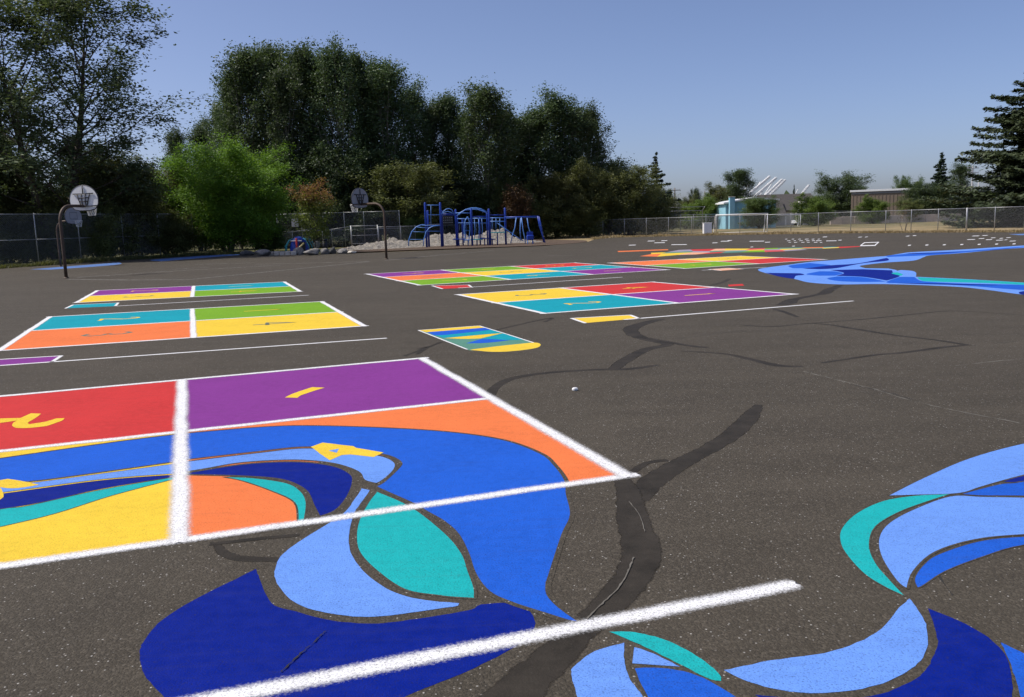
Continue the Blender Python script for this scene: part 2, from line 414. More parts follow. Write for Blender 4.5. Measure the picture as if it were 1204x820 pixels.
class Court:
    def __init__(s, TL, TR, BR, BL, label, group=None, px=True, name='four_square_court'):
        s.c = [G(*q) if px else Vector(q) for q in (TL, TR, BR, BL)]
        cen = sum(s.c, Vector()) / 4
        s.root = empty(name, (cen.x, cen.y, 0), 0, label, 'painted court', group)
    def uv(s, u, v, z=.004):
        a, b, c, d = s.c
        q = (a * (1 - u) + b * u) * (1 - v) + (d * (1 - u) + c * u) * v
        q = q.copy(); q.z = ZS(z); return q
    def cell(s, u0, u1, v0, v1, mat):
        n = 4; p = []
        for (a, b) in (((u0, v0), (u1, v0)), ((u1, v0), (u1, v1)), ((u1, v1), (u0, v1)), ((u0, v1), (u0, v0))):
            for k in range(n): p.append(s.uv(a[0] + (b[0] - a[0]) * k / n, a[1] + (b[1] - a[1]) * k / n))
        return fill('painted_square', p, mat, s.root)
    def line(s, u0, v0, u1, v1, w_=.11, soft=.03, mat=None, z=.012):
        return softline('line', s.uv(u0, v0), s.uv(u1, v1), w_, s.root, soft, mat, z, wob=.003)
    def digit(s, d, u, v, mat, size=.09, w_=.075):
        for st in DIG[d]:
            pts = [s.uv(u + (q[1] - .5) * size * 1.5, v + (q[0] - .5) * size * 1.1, .012) for q in st]
            p2 = []
            for a, b in zip(pts, pts[1:]): p2 += lerp_pts(a, b, 3)[:-1]
            p2.append(pts[-1]); ribbon('numeral', p2, w_, mat, s.root)
    def grid(s, cols, rows, mats, digs, w_=.11, soft=.035, dm=None):
        for r in range(rows):
            for c in range(cols):
                s.cell(c / cols, (c + 1) / cols, r / rows, (r + 1) / rows, mats[r][c])
                if digs and digs[r][c]:
                    mt = mats[r][c]; s.digit(digs[r][c], (c + .5) / cols, (r + .5) / rows, SLATE if mt in (YELLOW, ORANGE) else YELLOW, .09 * 2 / cols)
        zz = .016
        for r in range(rows + 1): s.line(-.008, r / rows, 1.008, r / rows, w_, soft, z=zz)
        for c in range(cols + 1): s.line(c / cols, -.004, c / cols, 1.004, w_, soft, z=zz + .004)

# ---- front court (red / purple / yellow / orange)
TC, TR, BR, BC = [G(*q) for q in ((214, 447), (496, 421.5), (736, 560), (210.5, 636))]
A = Court(TC * 2 - TR, TR, BR, BC * 2 - BR, 'large four square court with red and purple squares overlapped by the blue wave painting', px=False)
for args in ((0, .5, 0, .5, RED), (.5, 1, 0, .5, PURPLE), (0, .5, .5, 1, YELLOW), (.5, 1, .5, 1, ORANGE)): A.cell(*args)
for a in ((-.01, 0, 1.01, 0), (0, .5, 1, .5), (-.01, 1, 1.01, 1)): A.line(*a, w_=.095, soft=.075, z=.020)
for a in ((0, 0, 0, 1), (.5, 0, .5, 1), (1, 0, 1, 1)): A.line(*a, w_=.11, soft=.08, z=.024)
blob('numeral', [(335, 467.6), (350, 467.8), (354, 465), (370, 459.5), (382, 456), (367, 455.3), (347, 462), (340, 465)], YELLOW, A.root, .0145, corner=30)
z4 = lambda L: [(x / 4.554, 440 + y / 4.554) for x, y in L]
z2 = lambda L: [(200 + x / 2.9275, 400 + y / 2.9286) for x, y in L]
blob('numeral', z4([(-40, 256), (-30, 243), (0, 238), (110, 235), (165, 210), (220, 212), (190, 235), (150, 260), (160, 268), (240, 255), (300, 238), (345, 236), (330, 250), (250, 278), (160, 288), (90, 288), (65, 275), (75, 258), (95, 248), (0, 262)]), YELLOW, A.root, .0145)
blob('numeral', z4([(-90, 590), (-30, 572), (0, 568), (40, 561), (120, 573), (210, 593), (130, 606), (60, 612), (0, 606), (15, 632), (20, 655), (0, 672), (-50, 676), (-20, 655), (-25, 630), (-60, 610)]), YELLOW, A.root, .0145)
blob('numeral', z2([(485, 368), (525, 353), (600, 362), (630, 365), (640, 371), (735, 387), (700, 403), (620, 394), (590, 396), (550, 414), (520, 394)]), YELLOW, A.root, .0145, corner=25)
blob('numeral_counter', z2([(545, 381), (582, 374), (574, 388)]), LBLUE, A.root, .0165, corner=25)
# ---- blue wave painting over the front court
wv = empty('wave_mural', (*G(450, 640).xy, 0), 0, 'big curling blue wave painting running across the red and purple court', 'mural')
ZC = [0]
def zi():
    ZC[0] = (ZC[0] + 1) % 11; return ZC[0] * .00008
def shape(px, mat, root, outline=.018, z=.008, **k):
    z += zi(); o = blob('painted_shape', px, mat, root, z, **k)
    if outline:
        p = smooth_closed([G(a, b, ZS(z + .003)) for a, b in px], 5, k.get('corner', 52))
        ribbon('outline', p, outline, ASPHALT, root, closed=True)
    return o
shape([(-120, 557), (0, 539), (137, 519.5), (205, 511), (224, 509), (302, 502.5), (357, 500.5), (439, 502.5), (524, 507.5), (591, 517), (636, 533), (653, 547), (666, 565), (668, 581), (673, 605), (663, 629), (647.5, 678), (645, 686), (646.5, 699.5), (660, 714), (684, 731), (673, 732), (640, 722), (600, 709), (573, 696), (556.5, 674.6), (548, 650), (536.5, 628), (520, 613), (500, 601.5), (484, 592), (446, 575), (441, 572), (451, 566), (468, 550), (470, 543.5), (458, 536.6), (436, 532.5), (364, 525.5), (302, 531.2), (224, 540), (203, 543.5), (48, 565), (0, 568), (-120, 584)], BLUE, wv, .030)
shape([(208, 556.5), (208, 544), (302, 532.7), (364, 527), (436, 534.3), (456, 538.4), (466, 545), (463.5, 553.7), (451, 564.8), (442.5, 569), (427, 564.6), (419.5, 554.5), (391, 545), (347, 541), (285, 544), (240, 551.5)], LBLUE, wv, .028)
shape([(-120, 586), (0, 571), (48, 566.5), (212, 544.5), (212, 556.5), (121, 563.5), (4, 579), (-120, 596)], LBLUE, wv, .010)
shape([(-120, 597), (4, 580.5), (121, 564.8), (210, 558), (212, 559.5), (118.6, 575), (33, 593.7), (-120, 616)], NAVY, wv, .010)
shape([(-120, 617), (0, 598.7), (33, 594.7), (118.6, 576), (210, 560.3), (212, 561.5), (132, 582.7), (66, 603.6), (0, 619.6), (-120, 646)], TURQ, wv, .010)
shape([(209, 558), (285, 546), (347, 543), (391, 547.5), (413, 557), (416.5, 567), (410, 584), (396, 600), (374, 608.5), (367, 594.6), (357, 576), (330, 564), (285, 560), (234, 558.5)], NAVY, wv, .032)
blob('painted_shape', [(261, 561), (300, 560.5), (345, 568), (360, 578), (370, 594), (376, 611), (349, 616), (346, 591), (319, 577), (285, 565)], ASPHALT, wv, .006)
blob('painted_shape', [(372, 611), (396, 600), (410, 584), (410, 566), (395, 552), (372, 544), (395, 543), (414, 549), (424, 560), (441, 567.5), (455, 574), (478, 588), (505, 602), (470, 600), (448, 586), (438, 592), (424, 604), (418, 612), (400, 610)], ASPHALT, wv, .006)
shape([(261.5, 561), (295.6, 562), (336.6, 568), (353.7, 577.6), (360.5, 591), (358, 612.4), (350, 613.4), (346, 591), (319.6, 577.6), (285, 565.6)], TURQ, wv, .012)
shape([(425.5, 574.5), (435, 576.5), (422, 594.6), (417, 603), (411, 623), (411.5, 646), (424, 668), (454, 692), (492, 704.5), (540, 709.5), (538.7, 712.5), (482, 720.5), (432, 725.5), (382.6, 720.5), (346, 708), (326, 686), (323.4, 669.7), (332.7, 651.4), (362.6, 630), (402.5, 605), (415.8, 589)], LBLUE, wv, 0)
shape([(443, 577.5), (483.5, 595.5), (523, 626), (543.5, 650), (551, 670), (558.5, 691), (559, 704), (533, 702.5), (515.4, 700.5), (475.6, 693.5), (443, 672), (422, 649.8), (418, 630), (422, 610), (433, 590)], TURQ, wv, .016)
shape([(301, 669), (306, 683), (319.4, 709.6), (349, 719.5), (389, 729.5), (435.7, 733.5), (482, 729), (550, 718), (566.4, 711), (603, 709.5), (623, 719.5), (629, 733), (623, 746), (599.7, 764), (550, 789), (500, 809), (440, 832), (350, 850), (250, 850), (205, 835), (193, 820), (170, 792.6), (164, 769), (170, 752.8), (190, 729.5), (233, 703), (283, 678)], NAVY, wv, 0, z=.004)
# ---- swirl painting at right
sw = empty('wave_mural', (*G(1100, 680).xy, 0), 0, 'swirling ribbon painting in light blue, navy and turquoise on bare asphalt', 'mural')
shape([(1118, 581), (1077, 582.7), (1038, 589), (1007, 603.4), (989.4, 621), (987.4, 636.6), (995, 652), (1014.7, 673.7), (1038, 689), (1065.5, 702), (1048, 683.4), (1030, 662), (1022.5, 640.5), (1030, 619), (1057.7, 602), (1092.8, 589)], TURQ, sw, .008)
shape([(1044, 583), (1085, 562.4), (1139.6, 539), (1204, 521.5), (1275, 510), (1330, 520), (1290, 538), (1204, 558.5), (1155, 572), (1128, 580), (1077, 582)], LBLUE, sw, .008)
shape([(1178.6, 566.3), (1204, 559.3), (1290, 541), (1290, 547), (1204, 565.6)], NAVY, sw, .008, z=.006)
shape([(1130, 581), (1175, 569.5), (1204, 566.2), (1290, 548), (1310, 585), (1204, 583), (1155, 582.7)], BLUE, sw, .008)
shape([(1116, 583.6), (1155, 584), (1204, 584.9), (1310, 588), (1310, 625), (1204, 628.8), (1147, 634.6), (1100.6, 649), (1075, 671.7), (1067.4, 693), (1053.8, 683.4), (1036, 656), (1032, 634.6), (1042, 617), (1069.4, 600.7)], LBLUE, sw, .014)
shape([(1078, 691), (1075, 679.5), (1086.5, 663), (1105, 651), (1151, 636.5), (1204, 631), (1310, 628), (1290, 634), (1204, 641), (1155, 655), (1112, 671.7), (1085, 689)], BLUE, sw, .008)
shape([(1069.4, 704), (1085, 726), (1091, 749.8), (1085, 773), (1061.5, 792.7), (1022.5, 808), (968, 815), (921, 812), (878, 801), (851, 788), (905.5, 777), (979.6, 765.4), (1030, 744), (1057.7, 714.6)], LBLUE, sw, 0)
shape([(1091, 715.4), (1135.7, 734), (1171, 757.6), (1186.4, 781), (1190, 824), (1180, 870), (1050, 880), (950, 850), (888, 817), (960, 823), (1022, 819), (1062, 806), (1085, 792), (1098.6, 769), (1102.5, 749.8)], NAVY, sw, 0)
shape([(1176.7, 755.6), (1204, 769), (1250, 800), (1260, 860), (1210, 850), (1198, 812), (1188.4, 781)], BLUE, sw, 0)
shape([(716, 742.7), (745.8, 743.4), (782.4, 752.7), (819, 771), (845.5, 792.6), (847, 801), (832, 797.5), (799, 781), (759, 761)], TURQ, sw, 0)
shape([(745.8, 761), (765.8, 767.6), (799, 784), (744, 780)], LBLUE, sw, 0, corner=30)
shape([(734, 756), (699.3, 766), (676, 782.6), (672, 792.6), (679, 820), (692, 850), (775, 860), (755.8, 819), (741, 799), (734, 776)], LBLUE, sw, 0)
shape([(745.8, 786), (775.7, 785.5), (819, 794), (865.4, 820), (900, 850), (880, 880), (800, 880), (762.5, 820)], BLUE, sw, 0)
# ---- the two left courts
B = Court((59, 372.7), (378, 354.8), (428, 383.6), (-1, 412.6), 'four square court with teal, lime, orange and yellow squares')
B.grid(2, 2, [[TEAL, GREEN], [ORANGE, YELLOW]], [[2, 1], [3, 4]], .10, .05)
C = Court((115, 341.8), (334, 331.6), (353, 343), (89.5, 356.2), 'four square court with purple and yellow squares beside teal and lime')
C.grid(2, 2, [[PURPLE, TEAL], [YELLOW, GREEN]], [[2, 1], [3, 4]], .11, .05)
# ---- right courts
D = Court((538, 346.6), (767, 331.8), (935, 346.2), (640, 368.8), 'four square court with yellow and red squares above teal and purple')
D.grid(2, 2, [[YELLOW, RED], [TEAL, PURPLE]], [[3, 4], [2, 1]], .11, .04)
E_ = Court((431, 322.4), (675, 309.2), (785, 317.5), (494, 335.6), 'nine square court painted in purple, lime, red, orange, yellow and teal', name='nine_square_court')
E_.grid(3, 3, [[PURPLE, GREEN, RED], [ORANGE, YELLOW, TEAL], [GREEN, TEAL, PURPLE]], [[9, 4, 3], [8, 5, 2], [7, 6, 1]], .11, .04)
F_ = Court((716, 309.4), (870, 301.2), (971, 305.3), (806, 316), 'four square court with orange and yellow squares above lime and red')
F_.grid(2, 2, [[ORANGE, YELLOW], [GREEN, RED]], [[0, 3], [2, 0]], .12, .04)
# ---- serving lines with a painted start box
def start_line(box, col, l0, l1, label, w_=.10):
    r = empty('start_line', (*G(*l0).xy, 0), 0, label, 'painted line')
    if box:
        p = [G(a, b, .0012) for a, b in box]
        fill('painted_box', p, col, r)
        for i in (0, 1, 3): softline('line', p[i], p[(i + 1) % 4], w_ * .75, r, .03, z=.012 if i else .016)
    softline('line', G(*l0), G(*l1), w_, r, .04, z=.012)
    return r
r0 = empty('start_line', (*G(600, 755).xy, 0), 0, 'thick white sprayed line crossing the navy and blue wave painting', 'painted line')
softline('line', G(140, 845), G(930, 688.5),   .094, r0, .07, z=.020, wob=.002)
start_line([(-70, 427), (72, 418.6), (61, 425.8), (-90, 436)], PURPLE, (-90, 436.5), (453, 398), 'long white line with a purple start box', .075)
start_line([(82, 362), (86, 358.6), (139, 356.2), (136, 359.8)][1:2] + [(139, 356.2), (135.5, 360.2), (77, 362.8)], TEAL, (135.5, 360.2), (362, 347.4), 'long white line with a small teal start box', .08)
start_line([(508, 336.2), (551, 335.2), (555, 338.2), (520, 339.8)], RED, (540, 338.8), (731, 326.2), 'long white line with a red start box', .085)
start_line([(672, 374.5), (741, 370.6), (751, 374.6), (688, 380)], YELLOW, (735, 376), (1002, 354.2), 'long white line with a yellow start box', .085)
start_line([(833, 317), (856, 315.4), (874, 316.6), (848, 318.4)], PALEO, (826, 318), (900, 314.6), 'short white line with a pale orange start box', .08)
# ---- board shaped painting
sb = empty('ladder_mural', (*G(560, 400).xy, 0), 0, 'rounded striped painting of yellow, blue, teal and sage bands', 'mural')
zz7 = lambda L: [(480 + x / 7.08, 370 + y / 7.08) for x, y in L]
def flat(px, mat, z, root, **k): return blob('painted_band', px, mat, root, z + zi(), .001, **k)
flat(zz7([(85, 130), (590, 92), (820, 162), (1040, 232), (1085, 238), (1103, 255), (1060, 280), (900, 303), (720, 312), (560, 300), (485, 290), (300, 214)]), SAGE, .004, sb)
flat(zz7([(88, 131), (588, 94), (640, 109), (155, 147)]), YELLOW, .008, sb)
flat(zz7([(155, 147), (640, 109), (700, 126), (330, 168), (215, 172)]), BLUE, .008, sb)
flat(zz7([(215, 172), (330, 168), (700, 126), (790, 154), (640, 165), (300, 195)]), TEAL, .008, sb)
flat(zz7([(300, 197), (640, 166), (785, 155), (600, 199), (460, 203)]), YELLOW, .008, sb)
flat(zz7([(790, 156), (965, 210), (830, 212), (610, 200)]), TEAL, .008, sb)
flat(zz7([(480, 240), (610, 203), (700, 205), (845, 214), (650, 236)]), BLUE, .008, sb)
flat(zz7([(512, 293), (760, 262), (1040, 233), (1085, 238), (1102, 255), (1060, 279), (900, 302), (720, 311), (560, 299)]), YELLOW, .008, sb)
pv = [G(a, b, .004) for a, b in zz7([(85, 130), (590, 92), (820, 162), (1040, 232)])]
for a, b in ((0, 1), (1, 2), (2, 3)): softline('line', pv[a], pv[b], .03, sb, .01, z=.013)
softline('line', pv[0], G(*zz7([(490, 291)])[0]), .03, sb, .01, z=.014)
# ---- river painting
rv = empty('river_mural', (*G(1050, 320).xy, 0), 0, 'long winding river painting in layered blues beyond the courts', 'mural')
q6 = lambda L: [(880 + x / 6.689, 280 + y / 6.689) for x, y in L]
q7 = lambda L: [(1040 + x / 7.34, 280 + y / 7.34) for x, y in L]
flat(q6([(75, 250), (150, 232), (320, 210), (490, 188), (700, 172), (1000, 148), (1080, 142)]) + q7([(150, 133), (250, 122), (700, 98), (1204, 65), (1900, 30), (1900, 45), (1204, 85), (980, 100), (700, 128), (400, 150), (340, 165), (250, 195), (0, 213)]) + q6([(900, 215), (880, 225), (920, 238), (1100, 240), (1160, 252)]) + q7([(105, 284), (140, 277), (230, 283), (272, 300), (270, 335), (700, 355), (1204, 385), (1800, 420), (1800, 550), (1204, 490), (900, 450), (600, 420), (0, 398)]) + q6([(720, 365), (480, 350), (360, 322), (150, 280)]), LBLUE, .004, rv)
for L, mt in ((q6([(135, 274), (410, 278), (440, 290), (375, 298), (360, 322), (250, 305)]), NAVY), (q6([(320, 217), (480, 197), (640, 213), (600, 228), (440, 238), (350, 238)]), BLUE),
              (q6([(430, 242), (640, 216), (860, 200), (1085, 157), (1102, 165), (1085, 180), (900, 199), (700, 236), (560, 246)]), NAVY), (q6([(640, 252), (900, 246), (1130, 254), (1140, 275), (1190, 300), (1090, 335), (900, 306), (690, 298), (752, 277), (700, 262)]), NAVY),
              (q6([(455, 285), (560, 262), (680, 263), (742, 278), (680, 296), (560, 297)]), BLUE), (q6([(620, 318), (700, 303), (900, 309), (1085, 343), (900, 346), (700, 338)]), BLUE),
              (q7([(30, 152), (250, 134), (700, 112), (1204, 74), (1204, 80), (700, 124), (380, 149), (30, 164)]), BLUE),
              (q7([(285, 339), (700, 357), (1204, 386), (1500, 404), (1500, 420), (900, 390), (400, 376), (312, 364)]), TURQ), (q7([(20, 376), (130, 336), (258, 336), (305, 367), (400, 379), (700, 394), (1204, 405), (1800, 428), (1800, 500), (1204, 450), (1000, 436), (700, 412), (300, 393), (40, 389)]), BLUE)):
    flat(L, mt, .008, rv)
for L, mt in ((q7([(170, 134), (600, 119), (700, 112), (560, 126), (250, 138)]), NAVY), (q7([(100, 390), (500, 393), (1020, 405), (850, 408), (400, 400)]), NAVY), (q7([(60, 305), (110, 296), (157, 314), (140, 326)]), TURQ), (q7([(1165, 466), (1240, 455), (1300, 500), (1180, 486)]), NAVY)):
    flat(L, mt, .012, rv)
# ---- far map painting: patchwork of states
mp_ = empty('map_mural', (*G(870, 295).xy, 0), 0, 'map painting made of many small bright colour patches', 'mural')
mc = [G(*q) for q in ((775, 294.6), (985, 290.2), (990, 292.5), (750, 302.2))]
mcol = [TEAL, RED, YELLOW, GREEN, ORANGE, LAV, PALEO, PINK, SAGE]
nu, nv = 10, 3
J = {(i, j): (i / nu + random.uniform(-.03, .03), j / nv + random.uniform(-.10, .10)) for i in range(nu + 1) for j in range(nv + 1)}
for i in range(nu):
    for j in range(nv):
        if (i in (8, 9) and j == 2) or (i == 0 and j == 0): continue
        pp = []
        for a in ((i, j), (i + 1, j), (i + 1, j + 1), (i, j + 1)):
            u, v = J[a]; u = min(max(u, 0), 1)
            q = (mc[0] * (1 - u) + mc[1] * u) * (1 - v) + (mc[3] * (1 - u) + mc[2] * u) * v
            q = q.copy(); q.z = .0015; pp.append(q)
        fill('painted_state', pp, mcol[(i * 5 + j * 2 + (i * j) % 3) % 9], mp_)
fill('painted_state', [G(a, b, .0015) for a, b in ((985, 290.4), (1010, 289.6), (1012, 290.2), (988, 292))], RED, mp_)
o = fill('painted_bar', [G(a, b, .0015) for a, b in ((726, 295.4), (785, 293.2), (786, 294.3), (727, 296.6))], ORANGE, None); tag(o, 'thin orange painted bar lying beside the map painting', 'painted bar')
o = fill('painted_dash', [G(a, b, .0015) for a, b in ((856, 335), (873, 334), (875, 336), (857, 337))], RED, None); tag(o, 'small red painted dash on bare asphalt', 'painted dash')
for px, lab in (([(35, 317), (80, 313.4), (140, 308.8), (142, 310.6), (120, 313), (60, 317.2)], 'light blue paint patch beside the grass under the tall left fence'), ([(178, 305.8), (225, 302), (276, 298.8), (288, 299.4), (240, 303.2), (190, 307.4)], 'light blue paint strip beside the bright green round tree'), ([(1186, 275.6), (1230, 274.4), (1240, 275.6), (1200, 276.8)], 'light blue paint patch at the foot of the right fence')):
    o = blob('painted_patch', px, WORNBLUE, None, .004); tag(o, lab, 'painted patch')
# ---- faded basketball court lines
cl = empty('ball_court_lines', (*G(260, 325).xy, 0), 0, 'faded white ball court lines on asphalt around the hoops', 'court lines')
for L in ([(80, 328.6), (150, 329.4), (222, 329), (262, 325), (300, 321.2), (434, 307.8)], [(452, 306.4), (520, 299.8), (580, 295)], [(90, 326.4), (210, 318.5), (330, 312)], [(300, 311), (390, 308.8), (434, 307.4)], [(200, 317), (246, 314.4)], [(640, 301.2), (676, 300.2)], [(230, 311), (300, 309.2)]):
    ribbon('line', [G(a, b, .001 + .0004 * (len(L) % 3)) for a, b in L], .06, FADED, cl)
# ---- far white game markings
def marks(label, quads, mat=None, name='hopscotch_marking', cat='painted marking'):
    r = empty(name, (*G(*quads[0][0]).xy, 0), 0, label, cat)
    for q in quads: fill('painted_dash', [G(a, b, .0015) for a, b in q], mat or WHITE_FLAT, r)
def dash(x, y, w_, h=.6, sk=2): return [(x, y), (x + w_, y - .2), (x + w_ - sk, y + h - .2), (x - sk, y + h)]
marks('white dotted number grid painted near the far right fence', [dash(924 + i * 7.5 + 1.5 * j + random.uniform(-.6, .6), 281.2 + j * 1.9, random.uniform(2.4, 4.2), .5, .6) for j in range(3) for i in range(6)], name='number_grid_marking')
marks('row of small white spots painted on asphalt beside the river painting', [dash(1068 + i * 20.5, 288.2 - i * .28, 3.4, 1.0, .8) for i in range(7)], name='spot_row_marking')
marks('white open rectangle painted on asphalt beyond the river painting', [[(1016, 285.2), (1034, 284.6), (1033.4, 285.3), (1015, 286)], [(1012, 288.6), (1030, 288.2), (1029.5, 289.2), (1011, 289.6)], [(1015, 286), (1016.6, 286), (1013, 288.6), (1011.4, 288.6)], [(1031.8, 285.4), (1033.4, 285.3), (1030, 288.2), (1028.4, 288.2)]], name='box_marking')
marks('scattered white hopscotch dashes in front of the soccer goals', [dash(x, y, w_, .6, 1) for x, y, w_ in ((762, 283.4, 8), (778, 283, 7), (770, 285.4, 12), (740, 288.2, 8), (790, 287.6, 18), (848, 283.6, 10), (856, 282.8, 5), (838, 285.5, 6), (882, 283.6, 17), (900, 284.8, 6), (883, 290.4, 3), (932, 289.4, 3))])
marks('broken white hopscotch squares painted beside the right fence', [dash(x, y, w_, .6, 1.5) for x, y, w_ in ((1138, 281.6, 9), (1152, 280.4, 6), (1160, 281.8, 7), (1166, 279.6, 5), (1172, 282.4, 8), (1176, 280.2, 4), (1184, 279.4, 5), (1188, 283.4, 7), (1182, 282, 3), (1144, 277.4, 8), (1156, 276.8, 6), (1066, 277.6, 4), (1074, 277, 4), (1010, 278.8, 4), (1018, 278.6, 3))])
marks('short white dashes scattered across asphalt between map and goals', [dash(x, y, w_, .6, 1) for x, y, w_ in ((972, 283.2, 12), (986, 282.4, 4), (960, 283, 4), (968, 278.6, 5))], name='dash_marking')
# ---- sealed cracks (part of the asphalt)
def crack(px, wpx, mat=SEALER, z=.0008, soft=True, jit=.1):
    pts = []; ws = []; z = z * .4 + zi() * .5
    P = [G(a, b, z) for a, b in px]
    for i in range(len(P) - 1):
        p0 = P[max(i - 1, 0)]; p1 = P[i]; p2 = P[i + 1]; p3 = P[min(i + 2, len(P) - 1)]
        w1 = wpx[i] if isinstance(wpx, list) else wpx; w2 = wpx[i + 1] if isinstance(wpx, list) else wpx
        for k in range(8):
            t = k / 8
            q = .5 * ((2 * p1) + (-p0 + p2) * t + (2 * p0 - 5 * p1 + 4 * p2 - p3) * t * t + (-p0 + 3 * p1 - 3 * p2 + p3) * t ** 3)
            w_ = (w1 + (w2 - w1) * t)
            q += Vector((random.gauss(0, jit * w_ * .2), random.gauss(0, jit * w_ * .2), 0)); pts.append(q); ws.append(w_ * random.uniform(1 - jit * .6, 1 + jit * .6))
    pts.append(P[-1]); ws.append((wpx[-1] if isinstance(wpx, list) else wpx) * .6)
    return ribbon('sealed_crack' if mat is SEALER else 'hairline_crack', pts, ws, mat, asph, soft=min(ws) * .6 if soft else 0)
crack([(892, 476), (880, 492), (862, 510), (835, 527), (800, 545), (768, 566), (748, 590)], [.05, .15, .15, .14, .15, .18, .12])
crack([(722, 556), (737, 574), (745, 610), (753, 640), (751, 665), (727, 700), (690, 735), (640, 782), (598, 825), (560, 870)], [.05, .13, .17, .19, .18, .16, .13, .16, .2, .2], z=.0012)
crack([(737, 560), (760, 545), (785, 541)], .05, z=.0032)
crack([(577, 470), (580, 458), (600, 446), (640, 439), (700, 435), (740, 434), (776, 429)], [.08, .10, .11, .11, .10, .13, .05])
crack([(722, 434), (735, 424), (760, 411), (785, 405), (760, 399), (745, 393), (744, 385), (770, 377), (782, 376)], [.12, .16, .15, .14, .16, .2, .24, .16, .1], z=.0012)
crack([(752, 396), (800, 405), (832, 409)], .08, z=.0032)
crack([(800, 413), (850, 416), (880, 422), (915, 430), (945, 431)], [.04, .07, .09, .13, .05])
crack([(966, 427), (1030, 417.5), (1060, 415), (1110, 408.5), (1142, 405.5)], [.05, .08, .08, .10, .04])
crack([(1138, 406), (1100, 400), (1050, 394), (1000, 386), (975, 382), (950, 380)], [.09, .08, .08, .1, .07, .04], z=.0012)
crack([(875, 383), (910, 384), (950, 380.5), (1010, 376), (1070, 370), (1112, 366), (1150, 367), (1204, 371)], [.06, .07, .05, .06, .06, .06, .03, .02], z=.0032)
crack([(919, 359), (927, 356), (934, 352), (955, 348), (969, 345), (975, 341), (988, 335.5)], [.2, .28, .2, .14, .24, .22, .12])
crack([(908, 363), (922, 367), (938, 373)], [.06, .1, .06])
crack([(835, 336), (850, 332), (858, 328)], .09); crack([(475, 419), (497, 411), (520, 402)], .05); crack([(572, 391), (610, 382), (648, 374), (640, 379)], .06); crack([(492, 411), (503, 408), (490, 417)], .05, z=.0012)
crack([(255, 640), (262, 650), (285, 657), (330, 658)], [.03, .05, .06, .05]); crack([(246, 640), (300, 634), (352, 629)], .04, z=.0032)
crack([(380, 350), (440, 346), (480, 343), (530, 340)], .04)
for L in ([(945, 437), (985, 447), (1030, 458), (1060, 468), (1110, 480), (1160, 490), (1215, 500)], [(1125, 430), (1180, 424), (1230, 420)]): crack(L, .013, CRACK_PALE, .0015, False, 2.2)
for L in ([(1000, 452), (1045, 462), (1080, 472)], [(1140, 407), (1180, 403), (1230, 398)], [(800, 398), (880, 388)], [(1080, 640), (1120, 700)]): crack(L, .010, CRACK, .0018, False, 1.5)
crack([(745, 655), (740, 668), (728, 690), (705, 712), (690, 728)], .006, CRACK_PALE, .0150, False, 1.2)
crack([(740, 590), (752, 606), (758, 625)], .005, CRACK_PALE, .0150, False, 1.2)
crack([(330, 790), (352, 770), (372, 752), (383, 742)], .006, CRACK, .0150, False, 1.5)
o = MB().box((0, 0, .016), (.055, .04, .032), .5, .008).build('chalk_stub', WHITEP); o.location = G(676, 459.5); tag(o, 'small white chalk stub lying alone on bare asphalt', 'chalk')

# ------------------------------------------------------------------ fences
def chain(p, q, z0, z1, sp=.085, r=.0032):
    """two families of diagonal wires between the ground points p and q"""
    L = (q - p).length; d = (q - p) / L; H = z1 - z0; v = []; f = []
    nrm = Vector((-d.y, d.x, 0)); st = sp * 1.414
    for sg in (1, -1):
        x = -H
        while x < L + H:
            a, b = (x, x + H) if sg > 0 else (x + H, x)
            t0, t1 = 0., 1.
            dx = b - a
            for lim, s_ in ((0, 1), (L, -1)):
                fa = (a - lim) * s_; fb = (b - lim) * s_
                if fa < 0 and fb < 0: t0 = 2; break
                if fa < 0: t0 = max(t0, -fa / (fb - fa))
                elif fb < 0: t1 = min(t1, fa / (fa - fb))
            if t0 < t1:
                k = len(v); A_ = p + d * (a + dx * t0); B_ = p + d * (a + dx * t1)
                A_.z = z0 + H * t0; B_.z = z0 + H * t1
                ax = (B_ - A_).normalized(); s2 = ax.cross(nrm)
                for P_ in (A_, B_):
                    for ang in (0, 2.094, 4.189): v.append(P_ + nrm * (math.cos(ang) * r) + s2 * (math.sin(ang) * r))
                f += [(k, k + 1, k + 4, k + 3), (k + 1, k + 2, k + 5, k + 4), (k + 2, k, k + 3, k + 5)]
            x += st
    return v, f
